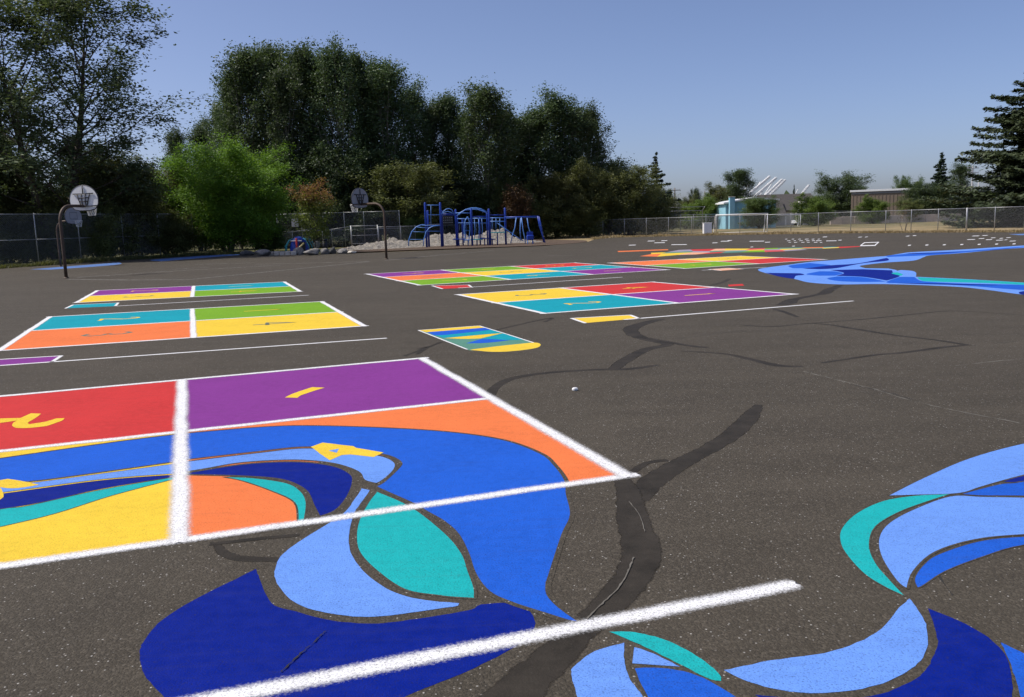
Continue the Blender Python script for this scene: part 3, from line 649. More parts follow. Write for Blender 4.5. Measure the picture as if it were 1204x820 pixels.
def fence(pts, H, label, spacing=3.0, rails=('top',), mesh=True, r=.032, posts=None, bury=.3, thick=(), sp=.085, zs=None, name='chain_link_fence'):
    """pts: ground points of the line; posts at every joint and at the spacing"""
    root = empty(name, (pts[0].x, pts[0].y, 0), 0, label, 'fence')
    Z = lambda P: (zs(P) if zs else 0)
    pl = []
    for a, b in zip(pts, pts[1:]):
        n = max(1, round((b - a).length / spacing))
        for k in range(n): pl.append(a.lerp(b, k / n))
    pl.append(pts[-1])
    for i, P in enumerate(pl):
        rr = r * (1.9 if i in thick else 1)
        MB().tube([(P.x, P.y, Z(P) - bury), (P.x, P.y, Z(P) + H + .03), (P.x, P.y, Z(P) + H + .06)], [rr, rr, rr * .4], 8).build('post', GALV, root, True)
    V = []; Fc = []
    for a, b in zip(pts, pts[1:]):
        ra = Vector((a.x, a.y, 0)); rb = Vector((b.x, b.y, 0))
        for k in rails:
            h = H if k == 'top' else (H * .5 if k == 'mid' else .12)
            MB().tube([(a.x, a.y, Z(a) + h), (b.x, b.y, Z(b) + h)], r * .72, 6).build('rail', GALV, root, True)
        if mesh:
            v, f = chain(ra, rb, .06, H - .02, sp); k = len(V)
            for q in v:
                if zs: t = (Vector((q.x, q.y, 0)) - ra).length / (rb - ra).length; q.z += Z(a) * (1 - t) + Z(b) * t
            V += v; Fc += [tuple(i + k for i in ff) for ff in f]
    if mesh:
        o = mobj('chain_link_mesh', V, Fc, WIRE, root); o['kind'] = 'stuff'
    return root
fl = [gx(-60, 50), gx(-4, 52.5), gx(46, 55), gx(96, 58), gx(147, 61.5), gx(189, 64.5), gx(229, 68)]
fence(fl, 3.2, 'tall chain link fence with top and middle rails in front of the left thicket', 9, ('top', 'mid'))
fence([gx(229, 68.3), gx(268, 71), gx(300, 74)], 1.5, 'short low chain link fence behind the bright green round tree', 3)
fm = [gx(x, 81 + (x - 400) * .004) for x in (328, 356.5, 382, 406.5, 429.5, 471)]
fence(fm, 3.2, 'tall chain link fence carrying a small grey sign behind the little maple', 9, ('top', 'mid'))
fence([gx(312, 76), gx(327, 76), gx(345, 76.5), gx(368, 77)], 1.2, 'low sloping chain link fence beside the blue climbing dome', 9, ('top',), zs=lambda P: max(0, .6 * (P.x - gx(312, 76).x) / 4.2), r=.028)
fence([gx(380, 77.5), gx(391, 77.7), gx(413, 78)], 1.3, 'low sloping chain link fence leading up to the gate', 9, ('top',), zs=lambda P: .25 + .35 * (P.x - gx(380, 77.5).x) / 2.6, r=.03)
# gate
gt = empty('metal_gate', gx(414, 78.2), 0, 'small galvanised gate with a cross bar beside the pale mound', 'gate')
g0, g1 = gx(414, 78.2), gx(445, 78.4)
for P in (g0, g1): MB().tube([(P.x, P.y, -.2), (P.x, P.y, 1.95)], .045, 8).build('gate_post', GALV, gt, True)
for z in (1.9, 1.05, .3): MB().tube([(g0.x, g0.y, z), (g1.x, g1.y, z)], .028, 6).build('rail', GALV, gt, True)
v, f = chain(g0, g1, .32, 1.88); o = mobj('chain_link_mesh', v, f, WIRE, gt); o['kind'] = 'stuff'
fence([gx(446, 79), gx(472, 80), gx(520, 86), gx(580, 91), gx(638, 94), gx(666, 94.5), gx(694, 95), gx(709, 95.5)], 1.75, 'chain link fence running behind the blue play structure', 2.7)
fr = [G(709, 277.9), G(760, 276.7), G(842, 275.6), G(962, 274.0), G(1041, 273.2), G(1136, 272.4), G(1204, 271.9), G(1330, 271.2)]
fence(fr, 1.82, 'long chain link fence between asphalt and dry field', 2.75, ('top',), r=.036, thick=(14, 23))
fence([gx(735, 118), gx(800, 122), gx(870, 138), gx(905, 150), gx(1000, 158)], 2.2, 'distant chain link fence along the far side of dry field', 4, ('top',), sp=.16, r=.04)
# backstop
bs = empty('backstop', gx(757, 112), 0, 'angled chain link ball backstop with overhanging top behind the small goal', 'backstop')
bp = [gx(723, 108), gx(757, 112), gx(778, 114), gx(826, 117)]
for P in bp: MB().tube([(P.x, P.y, -.3), (P.x, P.y, 2.7), (P.x + .1, P.y - .9, 3.2)], .05, 8).build('post', GALV, bs, True)
for a, b in zip(bp, bp[1:]):
    for z, dy in ((2.7, 0), (1.4, 0), (3.18, -.88)):
        MB().tube([(a.x, a.y + dy, z), (b.x, b.y + dy, z)], .035, 6).build('rail', GALV, bs, True)
    v, f = chain(a, b, .05, 2.68, .14); o = mobj('chain_link_mesh', v, f, WIRE, bs); o['kind'] = 'stuff'
# sign on the fence
o = MB().box((0, 0, 0), (.62, .03, .78), 0, .008).build('fence_sign', GREYSIGN); p = at(347, 262, 80.68); o.location = (p.x, p.y - .05, p.z); tag(o, 'small plain grey sign hung on the tall fence behind the maple', 'sign')

# ------------------------------------------------------------------ basketball hoops
def make_hoop(base, ang, label, z_rim=2.98, reach=1.35, board=None, sc=1.0):
    r = empty('basketball_hoop', base, 0, label, 'basketball hoop')
    pts = [Vector((0, 0, -.2)), Vector((0, 0, 1.0)), Vector((0, 0, 2.3))]
    R = .62
    for k in range(9):
        t = k / 8 * PI / 2; pts.append(Vector((R - R * math.cos(t), 0, 2.36 + R * math.sin(t))))
    pts.append(Vector((reach - .06, 0, 2.98)))
    MB().tube(pts, [.066] * 3 + [.062] * 10, 12).build('pole', POLE_BR, r, True, False)
    MB().tube([(0, 0, -.02), (0, 0, .05)], [.13, .09], 12).build('base_collar', POLE_BR, r, True, False)
    prof = []
    for k in range(17):
        t = PI * k / 16; prof.append((.69 * math.cos(t), 3.24 + .60 * math.sin(t)))
    prof += [(-.67, 3.06), (-.52, 2.86), (-.25, 2.80), (.25, 2.80), (.52, 2.86), (.67, 3.06)]
    MB().prism([Vector((reach, y, z)) for y, z in prof], (.035, 0, 0), 0).build('backboard', board or BOARD, r, False, False)
    mb = MB()
    edge = [(reach + .0175, y * 1.01, 3.24 + (z - 3.24) * 1.012) for y, z in prof]; mb.tube(edge + edge[:1], .024, 6, False)
    mb.build('edge_frame', BOARD_DK, r, True, False)
    for L in ([(0, 3.84), (0, 3.50)], [(-.5, 3.5), (.5, 3.5)], [(-.32, 3.5), (-.14, 2.98)], [(.32, 3.5), (.14, 2.98)], [(-.1, 3.5), (-.07, 2.95)], [(.1, 3.5), (.07, 2.95)], [(-.28, 3.33), (.28, 3.33)], [(-.2, 3.18), (.2, 3.18)], [(-.64, 2.98), (.64, 2.98)]):
        MB().tube([(reach - .03, y, z) for y, z in L], .021, 6).build('bracket_bar', BOARD_DK, r, True, False)
    for sgn in (1,):
        MB().tube([(reach + .0375, y, z) for y, z in ((-.3, 3.1), (.3, 3.1), (.3, 3.52), (-.3, 3.52), (-.3, 3.1))], .012, 4, False).build('target_square', BOARD_DK, r, False, False)
    rc = Vector((reach + .035 + .15 + .228, 0, z_rim))
    ring = [rc + Vector((.228 * math.cos(t * PI / 10), .228 * math.sin(t * PI / 10), 0)) for t in range(21)]
    rim = MB().tube(ring, .014, 6, False).tube([(reach + .03, -.09, z_rim), (reach + .2, -.1, z_rim)], .012, 6).tube([(reach + .03, .09, z_rim), (reach + .2, .1, z_rim)], .012, 6).build('rim', RIMM, r, True, False)
    nb = MB()
    for k in range(12):
        for s_ in (1, -1):
            L = []
            for j in range(5):
                t = (k + s_ * j * .5) * PI / 6; q = .225 - .022 * j
                L.append(rc + Vector((q * math.cos(t), q * math.sin(t), -.1 * j - .01)))
            nb.tube(L, .006, 3, False)
    nb.build('net', NET, r, False, False)
    r.rotation_euler = (0, 0, ang); r.scale = (sc, sc, sc)
    return r
make_hoop(G(78, 327.5), math.radians(77), 'basketball hoop with white sunlit backboard and rusty brown gooseneck pole', reach=1.5)
make_hoop(gx(71.5, 49.5), math.radians(-18), 'basketball hoop with shaded grey backboard beside the tall left fence', reach=1.45, board=BOARD_GR, sc=.87)
make_hoop(G(454.5, 305), math.radians(150), 'basketball hoop standing alone between maple and blue play structure', reach=1.6, board=BOARD_GR)

# ------------------------------------------------------------------ play area
def ground_patch(name, px, mat, z):
    p = smooth_closed([G(a, b, z) for a, b in px], 5); o = fill(name, p, mat, None); tag(o, kind='structure'); return o
ground_patch('mulch_bed', [(398, 297.5), (470, 294.6), (560, 291.4), (630, 289), (672, 286.4), (690, 284), (676, 282.4), (600, 282), (520, 283.4), (440, 288), (400, 292)], MULCH, .02)
# pale rubble mound behind the play structure
c0 = gx(540, 75)
nx, ny = 150, 44; x0, x1, y0, y1 = gx(385, 74).x, gx(645, 76).x, 65.5, 79.0
bumps = [(gx(445, 70), 1.9, 1.6, .75), (gx(470, 72), 2.2, 1.6, .9), (gx(500, 75), 2.2, 1.5, .8), (gx(525, 76), 1.5, 1.3, 1.0), (gx(548, 76), 1.6, 1.5, .8), (gx(576, 76), 1.4, 1.4, 1.15), (gx(592, 76), 1.2, 1.2, 1.0), (gx(615, 76), 1.8, 1.2, .35), (gx(415, 68), 1.6, 1.1, .4)]
nz = lambda x, y: sum(math.sin(x * a + c) * math.sin(y * b + d) / a for a, b, c, d in ((1.7, 2.1, 0, 1), (3.3, 2.9, 2, .5), (5.9, 6.7, 1, 2), (11, 9, .3, .9)))
V = []; Fc = []
for j in range(ny + 1):
    for i in range(nx + 1):
        x = x0 + (x1 - x0) * i / nx; y = y0 + (y1 - y0) * j / ny
        z = sum(h * math.exp(-((x - p.x) / sx) ** 2 - ((y - p.y) / sy) ** 2) for p, sx, sy, h in bumps)
        z = z * .66 * (1 + .5 * nz(x, y)) + min(.3, z) * .5 * random.uniform(-.5, .5) - .06
        V.append((x, y, z))
for j in range(ny):
    for i in range(nx):
        q = (j * (nx + 1) + i, j * (nx + 1) + i + 1, (j + 1) * (nx + 1) + i + 1, (j + 1) * (nx + 1) + i)
        if max(V[k][2] for k in q) > -.02: Fc.append(q)
o = mobj('rubble_mound', V, Fc, MOUND, None, True); tag(o, kind='structure')
# boulders
def boulder(px, py, wpx, hpx, label, mat=ROCK, seed=0, dz=1.0):
    P = G(px, py); Y = P.y; w_ = wpx * Y / FPX; h = hpx * Y / FPX
    bm = bmesh.new(); bmesh.ops.create_icosphere(bm, subdivisions=3, radius=1)
    rr = random.Random(seed)
    dirs = [(Vector((rr.gauss(0, 1), rr.gauss(0, 1), rr.gauss(0, 1))).normalized(), rr.uniform(.55, .92)) for _ in range(13)]
    for v in bm.verts:
        k = 1.0
        for d, m_ in dirs:
            c = v.co.normalized().dot(d)
            if c * k > m_: k = m_ / c
        v.co = v.co.normalized() * (k + rr.uniform(-.02, .02))
        v.co = Vector((v.co.x * w_ * .56, v.co.y * w_ * .45, v.co.z * h * .62 + h * .40))
    me = bpy.data.meshes.new('boulder'); bm.to_mesh(me); bm.free(); me.materials.append(mat)
    o = bpy.data.objects.new('boulder', me); COL.objects.link(o); o.location = (P.x, P.y, 0); o.rotation_euler = (0, 0, rr.uniform(-.3, .3))
    return tag(o, label, 'boulder')
boulder(291, 300.6, 16, 6, 'flat dark grey boulder beside the bright green tree trunk', ROCK_DK, 1)
boulder(310, 301, 20, 7.5, 'long sloping grey boulder next to the pale stone slabs', ROCK, 2)
boulder(352, 299.6, 13, 9, 'upright grey boulder just right of the pale stone slabs', ROCK, 3)
boulder(367, 300.4, 20, 9, 'broad rounded grey boulder in front of the little maple', ROCK, 4)
boulder(382.5, 299.2, 12, 8.5, 'round grey boulder between broad boulder and dark boulder', ROCK, 5)
boulder(391, 298.8, 10, 9, 'dark nearly black boulder next to the pale rocks', ROCK_DK, 6)
boulder(403, 298.6, 14, 6.5, 'pale low boulder right of the dark boulder', ROCK, 7)
boulder(414, 298.4, 10, 4, 'small flat pale rock at the foot of the mound', SLABST, 8)
boulder(373, 291.4, 8, 10, 'tall narrow grey rock standing under the little maple', ROCK, 9)
sr = empty('stone_edging', gx(333, 58), 0, 'row of pale stone slabs between two grey boulders', 'stone edging')
for k in range(5):
    P = G(320 + k * 6.4, 300.4 - k * .12); MB().box((P.x, P.y, .10), (.36, .4, .30 + .03 * (k % 2)), .05 * (k - 2), .03).build('slab', SLABST, sr)
# blue climbing dome
dY = 62.5; dc = gx(352, dY)
dm = empty('climbing_dome', dc, 0, 'rounded blue climbing dome with teal handrails and a red post', 'play equipment')
V = []; Fc = []; ns, nr = 20, 8
for j in range(nr + 1):
    t = j / nr * PI / 2
    for i in range(ns):
        a = 2 * PI * i / ns; q = 1 + .05 * math.sin(3 * a + 1) + .03 * math.sin(7 * a)
        V.append((dc.x + .72 * q * math.cos(t) ** .7 * math.cos(a), dc.y + .6 * q * math.cos(t) ** .7 * math.sin(a), 1.22 * math.sin(t) + .02 * math.sin(5 * a)))
for j in range(nr):
    for i in range(ns): Fc.append((j * ns + i, j * ns + (i + 1) % ns, (j + 1) * ns + (i + 1) % ns, (j + 1) * ns + i))
mobj('shell', V, Fc, BLUE_POST, dm, True)
MB().box((dc.x + .38, dc.y - .52, .45), (.42, .2, .78), .35, .06).build('opening', BLACKP, dm)
MB().box((dc.x - .02, dc.y - .62, .93), (.8, .05, .10), 0, .02).build('white_band', WHITEP, dm)
MB().tube([(dc.x + .02, dc.y - .78, -.05), (dc.x + .02, dc.y - .72, 1.12)], .075, 10).build('red_post', REDP, dm, True)
for sg in (-1, 1):
    for k in range(3):
        xo = sg * (.72 + .12 * k)
        MB().tube([(dc.x + xo * 1.15, dc.y - .3 + .3 * k, 0), (dc.x + xo * 1.12, dc.y - .3 + .3 * k, .55), (dc.x + xo * .85, dc.y - .25 + .3 * k, .95), (dc.x + xo * .55, dc.y - .2 + .3 * k, 1.1)], .028, 6).build('handrail', GRNBLUE, dm, True)
MB().tube([(dc.x + .05, dc.y - 1.15, .25), (dc.x + .62, dc.y - 1.0, .75)], .06, 8).build('yellow_bar', YELP, dm, True)
o = MB().tube([(0, 0, -.02), (0, 0, .85)], [.2, .19], 12).tube([(0, 0, .85), (0, 0, .95)], [.21, .12], 12).build('litter_bin', BLACKP, None, True); o.location = gx(382.5, 66); tag(o, 'black litter bin standing behind the boulders', 'litter bin')

# ------------------------------------------------------------------ play structure
PY = 69.5
ps = empty('play_structure', gx(555, PY), 0, 'blue metal climbing structure with posts, arches and ladders on mulch', 'play structure')
def z1(L): return [(480 + x / 6.689, 225 + y / 6.689) for x, y in L]
def T(name, L, r, mat, Y=PY, n=8, raw=False):
    ys = Y if isinstance(Y, (list, tuple)) else [Y] * len(L)
    P = [at(a, b, y) for (a, b), y in zip(z1(L), ys)]
    return MB().tube(P, r, n).build(name, mat, ps, True)
def post(x, top, Y, r=.075):
    px = 480 + x / 6.689; P = at(px, 225 + top / 6.689, Y)
    o = MB().tube([(P.x, P.y, -.1), (P.x, P.y, P.z - .05), (P.x, P.y, P.z)], [r, r, r * .6], 12).build('post', BLUE_POST, ps, True)
    return P
for x, top, Y in ((131, 88, PY - .3), (152, 150, PY + .9), (250, 88, PY - .3), (262, 150, PY + .9), (372, 142, PY + .4), (385, 190, PY + 1.6), (494, 138, PY - .2), (424, 215, PY + 1.8), (617, 170, PY - .2), (632, 138, PY - .5), (642, 200, PY + 1.8), (760, 130, PY + .9), (560, 205, PY + 1.7)): post(x, top, Y, .085 if top < 160 else .06)
for y in (110, 186): T('rail', [(131, y), (250, y)], .03, BLUE_LT, PY - .3)
for y in (270, 315): T('rung', [(131, y), (250, y)], .035, BLUE_LT, PY - .3)
T('upright_bar', [(178, 110), (178, 262)], .02, BLUE_LT, PY)
mb = MB()
P = at(*z1([(200, 262)])[0], PY + .3); mb.box((P.x, P.y, P.z), (1.15, 1.1, .06), 0, .01); mb.build('deck', GALV, ps)
# curved ladder climber on the left
arcs = []
for L, Y in (([(2, 432), (6, 380), (28, 318), (62, 282), (100, 266), (131, 264)], PY - .6), ([(118, 432), (124, 380), (140, 322), (165, 290), (200, 274), (250, 270)], PY - .9)):
    T('climber_rail', L, .04, BLUE_LT, Y); arcs.append([at(a, b, Y) for a, b in z1(L)])
for k in range(1, 5): MB().tube([arcs[0][k], arcs[1][k]], .02, 6).build('rung', BLUE_LT, ps, True)
# loops and panel
T('arch', [(262, 186), (275, 160), (298, 142), (322, 137), (345, 148), (358, 180)], .035, BLUE_LT, PY + .1)
T('arch', [(262, 182), (280, 168), (310, 160), (340, 168), (358, 184)], .03, BLUE_LT, PY + 1.1)
for y in (180, 188): T('rail', [(262, y), (372, y)], .035, BLUE_POST, PY + .2)
P = at(*z1([(312, 228)])[0], PY + .3); pn = MB().box((P.x, P.y, P.z), (.86, .05, .62), 0, .015).build('play_panel', BLACKP, ps)
for i in range(5):
    for j in range(3):
        MB().tube([(P.x - .33 + .165 * i, P.y - .05, P.z - .19 + .19 * j), (P.x - .33 + .165 * i, P.y - .022, P.z - .19 + .19 * j)], .035, 8).build('knob', GALV, pn)
T('arch', [(400, 185), (420, 165), (450, 146), (495, 133), (530, 132), (570, 140), (617, 162)], .045, BLUE_LT, PY - .1); T('arch', [(385, 195), (405, 172), (440, 152), (495, 142), (540, 142), (590, 158), (630, 180)], .04, BLUE_LT, PY + 1.5)
for k, x in enumerate((415, 450, 495, 540, 585)): 
    a = at(*z1([(x, 165 - (0 if k in (0, 4) else 26))])[0], PY - .1); b = at(*z1([(x, 168 - (0 if k in (0, 4) else 20))])[0], PY + 1.5); MB().tube([a, b], .02, 6).build('rung', BLUE_LT, ps, True)
T('rail', [(372, 172), (494, 172)], .035, BLUE_LT, PY); T('rail', [(385, 217), (500, 217)], .035, BLUE_LT, PY + .3); T('rail', [(494, 200), (617, 200)], .045, BLUE_POST, PY - .2); T('rail', [(500, 214), (630, 214)], .04, BLUE_LT, PY + .4)
T('rail', [(385, 250), (630, 250)], .03, BLUE_LT, PY + 1.7)
for x in (430, 448, 520, 552, 578): T('hanging_bar', [(x, 215), (x + 6, 300), (x, 380)], .026, BLUE_LT, PY + .5)
T('loop', [(466, 200), (446, 235), (440, 300), (446, 360), (440, 405)], .035, BLUE_LT, PY - .4); T('loop', [(466, 200), (480, 235), (486, 300), (480, 360), (470, 428)], .035, BLUE_LT, PY - .4)
for y in (260, 310, 360): T('rung', [(442, y), (484, y)], .02, BLUE_LT, PY - .4)
for x, y, mt, wd in ((398, 378, BLUE_POST, .9), (470, 384, BLUE_LT, .7), (540, 380, GRNBLUE, 1.0), (600, 372, BLUE_POST, .7), (660, 378, BLUE_POST, .6), (700, 325, GRNBLUE, 1.3)):
    P = at(*z1([(x, y)])[0], PY + .3); MB().box((P.x, P.y, P.z), (wd, .8, .07), 0, .02).build('step_plate', mt, ps)
    MB().tube([(P.x, P.y, -.1), (P.x, P.y, P.z - .03)], .05, 8).build('step_post', BLUE_POST, ps, True)
for y, Y in ((188, PY - .4), (210, PY + 1.5), (238, PY + .2)): T('rail', [(632, y), (760, y)], .038, BLUE_LT if y != 188 else BLUE_POST, Y)
for x in (660, 690, 720): T('upright_bar', [(x, 212), (x, 325)], .022, BLUE_LT, PY + 1.4)
for dY_ in (0, .7): T('ramp_rail', [(700, 250), (770, 300), (850, 358), (905, 392)], .035, BLUE_LT, PY + .2 + dY_)
for t in range(1, 6):
    a = [700 + t * 34, 252 + t * 24]; A1 = at(*z1([a])[0], PY + .2); B1 = at(*z1([a])[0], PY + .9); MB().tube([A1, B1], .02, 6).build('rung', BLUE_LT, ps, True)
# A-frame climber at the right end
T('beam', [(760, 205), (900, 203), (1024, 198)], .055, BLUE_POST, PY + .5); T('beam', [(770, 212), (900, 208), (1010, 206)], .035, BLUE_LT, PY + 1.3)
for L, Y in (([(850, 206), (838, 290), (818, 350), (806, 412)], PY - .4), ([(890, 206), (902, 300), (915, 360), (922, 412)], PY - .4), ([(935, 206), (945, 280), (965, 340), (985, 412)], PY + 1.6), ([(885, 206), (880, 300), (885, 390)], PY + 1.6)): T('leg', L, .04, BLUE_LT, Y)
for L, Y in (([(1018, 196), (1035, 280), (1058, 350), (1076, 405)], PY - .2), ([(1028, 198), (1048, 290), (1064, 402)], PY + 1.2)): T('leg', L, .055, BLUE_POST, Y)
for y in (270, 330): T('rung', [(1028 + (y - 270) * .4, y), (1046 + (y - 270) * .25, y)], .025, BLUE_LT, [PY - .2, PY + 1.2])
P = at(*z1([(958, 365)])[0], PY); q = MB(); q.box((P.x, P.y, P.z), (.55, .5, .42), .1, .06); q.box((P.x, P.y + .22, P.z + .25), (.5, .08, .45), .1, .03); q.build('seat', BLUE_POST, ps)
for dx in (-.2, .2): MB().tube([(P.x + dx, P.y, -.1), (P.x + dx, P.y, P.z - .18)], .04, 8).build('seat_leg', BLUE_LT, ps, True)

# ------------------------------------------------------------------ field furniture
def goal(pa, pb, Y, H, label, depth=1.2):
    a = gx(pa, Y); b = gx(pb, Y); r = empty('soccer_goal', (a + b) / 2, 0, label, 'soccer goal')
    W_ = .06
    for P in (a, b):
        MB().tube([(P.x, P.y, -.05), (P.x, P.y, H)], W_, 10).build('goal_post', WHITEP, r, True)
        MB().tube([(P.x, P.y, H - .05), (P.x, P.y + depth * .5, H - .1), (P.x, P.y + depth, .03), (P.x, P.y, .03)], .03, 6).build('side_frame', WHITEP, r, True)
    MB().tube([(a.x - W_, a.y, H), (b.x + W_, b.y, H)], W_, 10).build('crossbar', WHITEP, r, True)
    MB().tube([(a.x, a.y + depth, .03), (b.x, b.y + depth, .03)], .03, 6).build('back_bar', WHITEP, r, True)
goal(842, 902, 92, 1.95, 'white soccer goal in the dry field next to the white cabinet')
goal(899, 941, 128, 1.75, 'far white soccer goal half hidden behind the nearer goal')
goal(726, 772, 103, 2.15, 'white soccer goal in front of the ball backstop')
c = empty('white_cabinet', gx(831.5, 86.5), 0, 'white upright cabinet standing at the fence beside soccer goal', 'cabinet')
P = gx(831.5, 86.5)
MB().box((P.x, P.y, .6), (.82, .5, 1.1), .05, .02).build('body', WHITEP, c); MB().box((P.x, P.y, 1.17), (.88, .56, .05), .05, .015).build('lid', WHITEP, c); MB().box((P.x, P.y, .02), (.7, .42, .08), .05).build('plinth', CONC, c)

# ------------------------------------------------------------------ buildings
BLUEWALL = simple('blue_siding', (.26, .50, .60), .7, var=.06); ROOFDK = simple('dark_shingle', (.075, .068, .062), .85, var=.2); BROWNS = simple('brown_siding', (.20, .155, .115), .75, var=.1)
TRIM = simple('white_trim', (.74, .74, .72), .5, var=.04); CREAM = simple('cream_wall', (.62, .60, .55), .75, var=.05); GREYW = simple('grey_wall', (.20, .195, .19), .8, var=.1); PINKW = simple('pale_block_wall', (.50, .42, .36), .85, var=.12)
GLASS = simple('dark_glass', (.02, .024, .028), .12, var=.1, spec=.8); DOORM = simple('dark_door', (.03, .03, .032), .5)
def window(P, w_, h, root, ry=0):
    f = MB().box((P.x, P.y, P.z), (w_ + .16, .10, h + .16), ry, .01).build('window', TRIM, root)
    MB().box((P.x, P.y - .04, P.z), (w_, .06, h), ry).build('pane', GLASS, f)
    MB().box((P.x, P.y - .065, P.z), (.05, .05, h), ry).build('mullion', TRIM, f)
# blue house
bY = 128; a = gx(853, bY); b = gx(912, bY)
h = empty('blue_house', a, 0, 'light blue house with a chimney and low sloping roof', 'house')
za = at(853, 240, bY).z; zb = at(895, 234, bY).z
MB().prism([Vector((a.x, bY, -.1)), Vector((b.x, bY, -.1)), Vector((b.x, bY, zb - .3)), Vector((a.x + (b.x - a.x) * .55, bY, zb)), Vector((a.x, bY, za))], (0, 9, 0), 0).build('wall', BLUEWALL, h)
MB().prism([Vector((a.x - .4, bY - .5, za - .02)), Vector((a.x + (b.x - a.x) * .55, bY - .5, zb + .05)), Vector((b.x + .4, bY - .5, zb - .3)), Vector((b.x + .4, bY - .5, zb - .08)), Vector((a.x + (b.x - a.x) * .55, bY - .5, zb + .28)), Vector((a.x - .4, bY - .5, za + .2))], (0, 10, 0), 0).build('roof', TRIM, h)
cp = at(860.5, 232, bY - .7)
MB().box((cp.x, cp.y, cp.z / 2 - .1), (.78, .7, cp.z + .2), 0, .02).build('chimney', BLUEWALL, h); MB().box((cp.x, cp.y, cp.z + .03), (.9, .82, .1), 0, .02).build('chimney_cap', CONC, h)
window(at(884, 247, bY - .06), 1.5, 1.1, h)
# grey house with dark roof
hY = 150; a = gx(902, hY); b = gx(958, hY)
h = empty('dark_roofed_house', a, 0, 'low house with dark shingle roof and pale gable', 'house')
MB().box(((a.x + b.x) / 2, hY + 4, 1.25), (b.x - a.x, 8, 2.7)).build('wall', CREAM, h)
e0, e1, rg = 2.55, 2.55, at(920, 228.5, hY + 4).z
MB().prism([Vector((a.x - .6, hY - .6, e0)), Vector((a.x - .6, hY + 4, rg)), Vector((a.x - .6, hY + 8.6, e0)), Vector((a.x - .6, hY + 8.6, e0 - .2)), Vector((a.x - .6, hY + 4, rg - .25)), Vector((a.x - .6, hY - .6, e0 - .2))], (b.x - a.x + 1.2, 0, 0), 0).build('roof', ROOFDK, h)
gA, gB, gC = gx(934, hY), gx(950, hY), at(940, 236.5, hY)
MB().prism([Vector((gA.x, hY - 1.2, 0)), Vector((gB.x, hY - 1.2, 0)), Vector((gB.x, hY - 1.2, 2.0)), Vector(((gA.x + gB.x) / 2, hY - 1.2, gC.z)), Vector((gA.x, hY - 1.2, 2.0))], (0, 4, 0), 0).build('gable', CREAM, h)
window(Vector((gA.x + 1.1, hY - 1.24, 1.5)), .8, 1.0, h)
mA = gx(912, hY)
MB().prism([Vector((mA.x - 2.4, hY - 2.5, 1.6)), Vector((mA.x + 1.2, hY - 2.5, 1.6)), Vector((mA.x + 1.2, hY + 1, at(915, 236, hY).z)), Vector((mA.x - 2.4, hY + 1, at(915, 236, hY).z))], (0, .15, .2), 0).build('porch_roof', ROOFDK, h)
for dx in (-2.2, 1.0): MB().box((mA.x + dx, hY - 2.3, .8), (.14, .14, 1.65)).build('porch_post', TRIM, h)
# small far pale house
hY = 185; a = gx(783, hY); b = gx(800, hY)
h = empty('pale_house', a, 0, 'small distant pale house with dark gable roof beside utility pole', 'house')
MB().box(((a.x + b.x) / 2, hY + 3, 1.4), (b.x - a.x, 6, 2.9)).build('wall', CREAM, h)
MB().prism([Vector((a.x - .4, hY - .4, 2.75)), Vector((b.x + .4, hY - .4, 2.75)), Vector(((a.x + b.x) / 2, hY - .4, 4.6))], (0, 7, 0), 0).build('roof', ROOFDK, h)
window(Vector(((a.x + b.x) / 2, hY - .05, 1.5)), 1.0, 1.0, h)
# brown building
hY = 160; a = gx(1000, hY); b = gx(1062, hY); top = at(1030, 225.5, hY).z
h = empty('brown_building', a, 0, 'flat roofed brown building with vertical siding and white roof edge', 'building')
MB().box(((a.x + b.x) / 2, hY + 6, top / 2 - .1), (b.x - a.x, 12, top + .2)).build('wall', BROWNS, h)
MB().box(((a.x + b.x) / 2, hY + 6, top + .18), (b.x - a.x + .5, 12.5, .34), 0, .02).build('roof_edge', TRIM, h)
k = 0
x = a.x + .3
while x < b.x - .2:
    MB().box((x, hY - .03, top / 2), (.07, .06, top - .1)).build('batten', BROWNS, h); x += .62
q = at(1007, 249, hY - .1); MB().box((q.x, hY - .05, 1.1), (1.6, .14, 2.3), 0, .01).build('door', DOORM, h)
MB().box(((a.x + b.x) / 2, hY - .06, top - .25), (b.x - a.x, .1, .3)).build('fascia', GREYW, h)
h.rotation_euler.z = -.40
a2 = gx(1063, hY + 6); b2 = gx(1092, hY + 6)
h = empty('grey_shed', a2, 0, 'low grey shed adjoining the brown building', 'shed')
MB().box(((a2.x + b2.x) / 2, hY + 10, 1.6), (b2.x - a2.x, 6, 3.3)).build('wall', GREYW, h)
MB().prism([Vector((a2.x, hY + 6.6, 3.2)), Vector((b2.x + .3, hY + 6.6, 3.2)), Vector((b2.x + .3, hY + 6.6, 3.4)), Vector((a2.x, hY + 6.6, 4.9))], (0, 7, 0), 0).build('roof', ROOFDK, h)
# block wall
bw = empty('block_wall', gx(1050, 142), 0, 'long low pale block wall along the far edge of field', 'wall')
for k in range(11):
    x_a, x_b = gx(976 + k * 14, 142).x, gx(976 + k * 14 + 13.6, 142).x
    MB().box(((x_a + x_b) / 2, 142 + .05 * (k % 2), .55), (x_b - x_a, .3, 1.25 + .06 * (k % 2)), 0, .02).build('wall_panel', PINKW, bw)
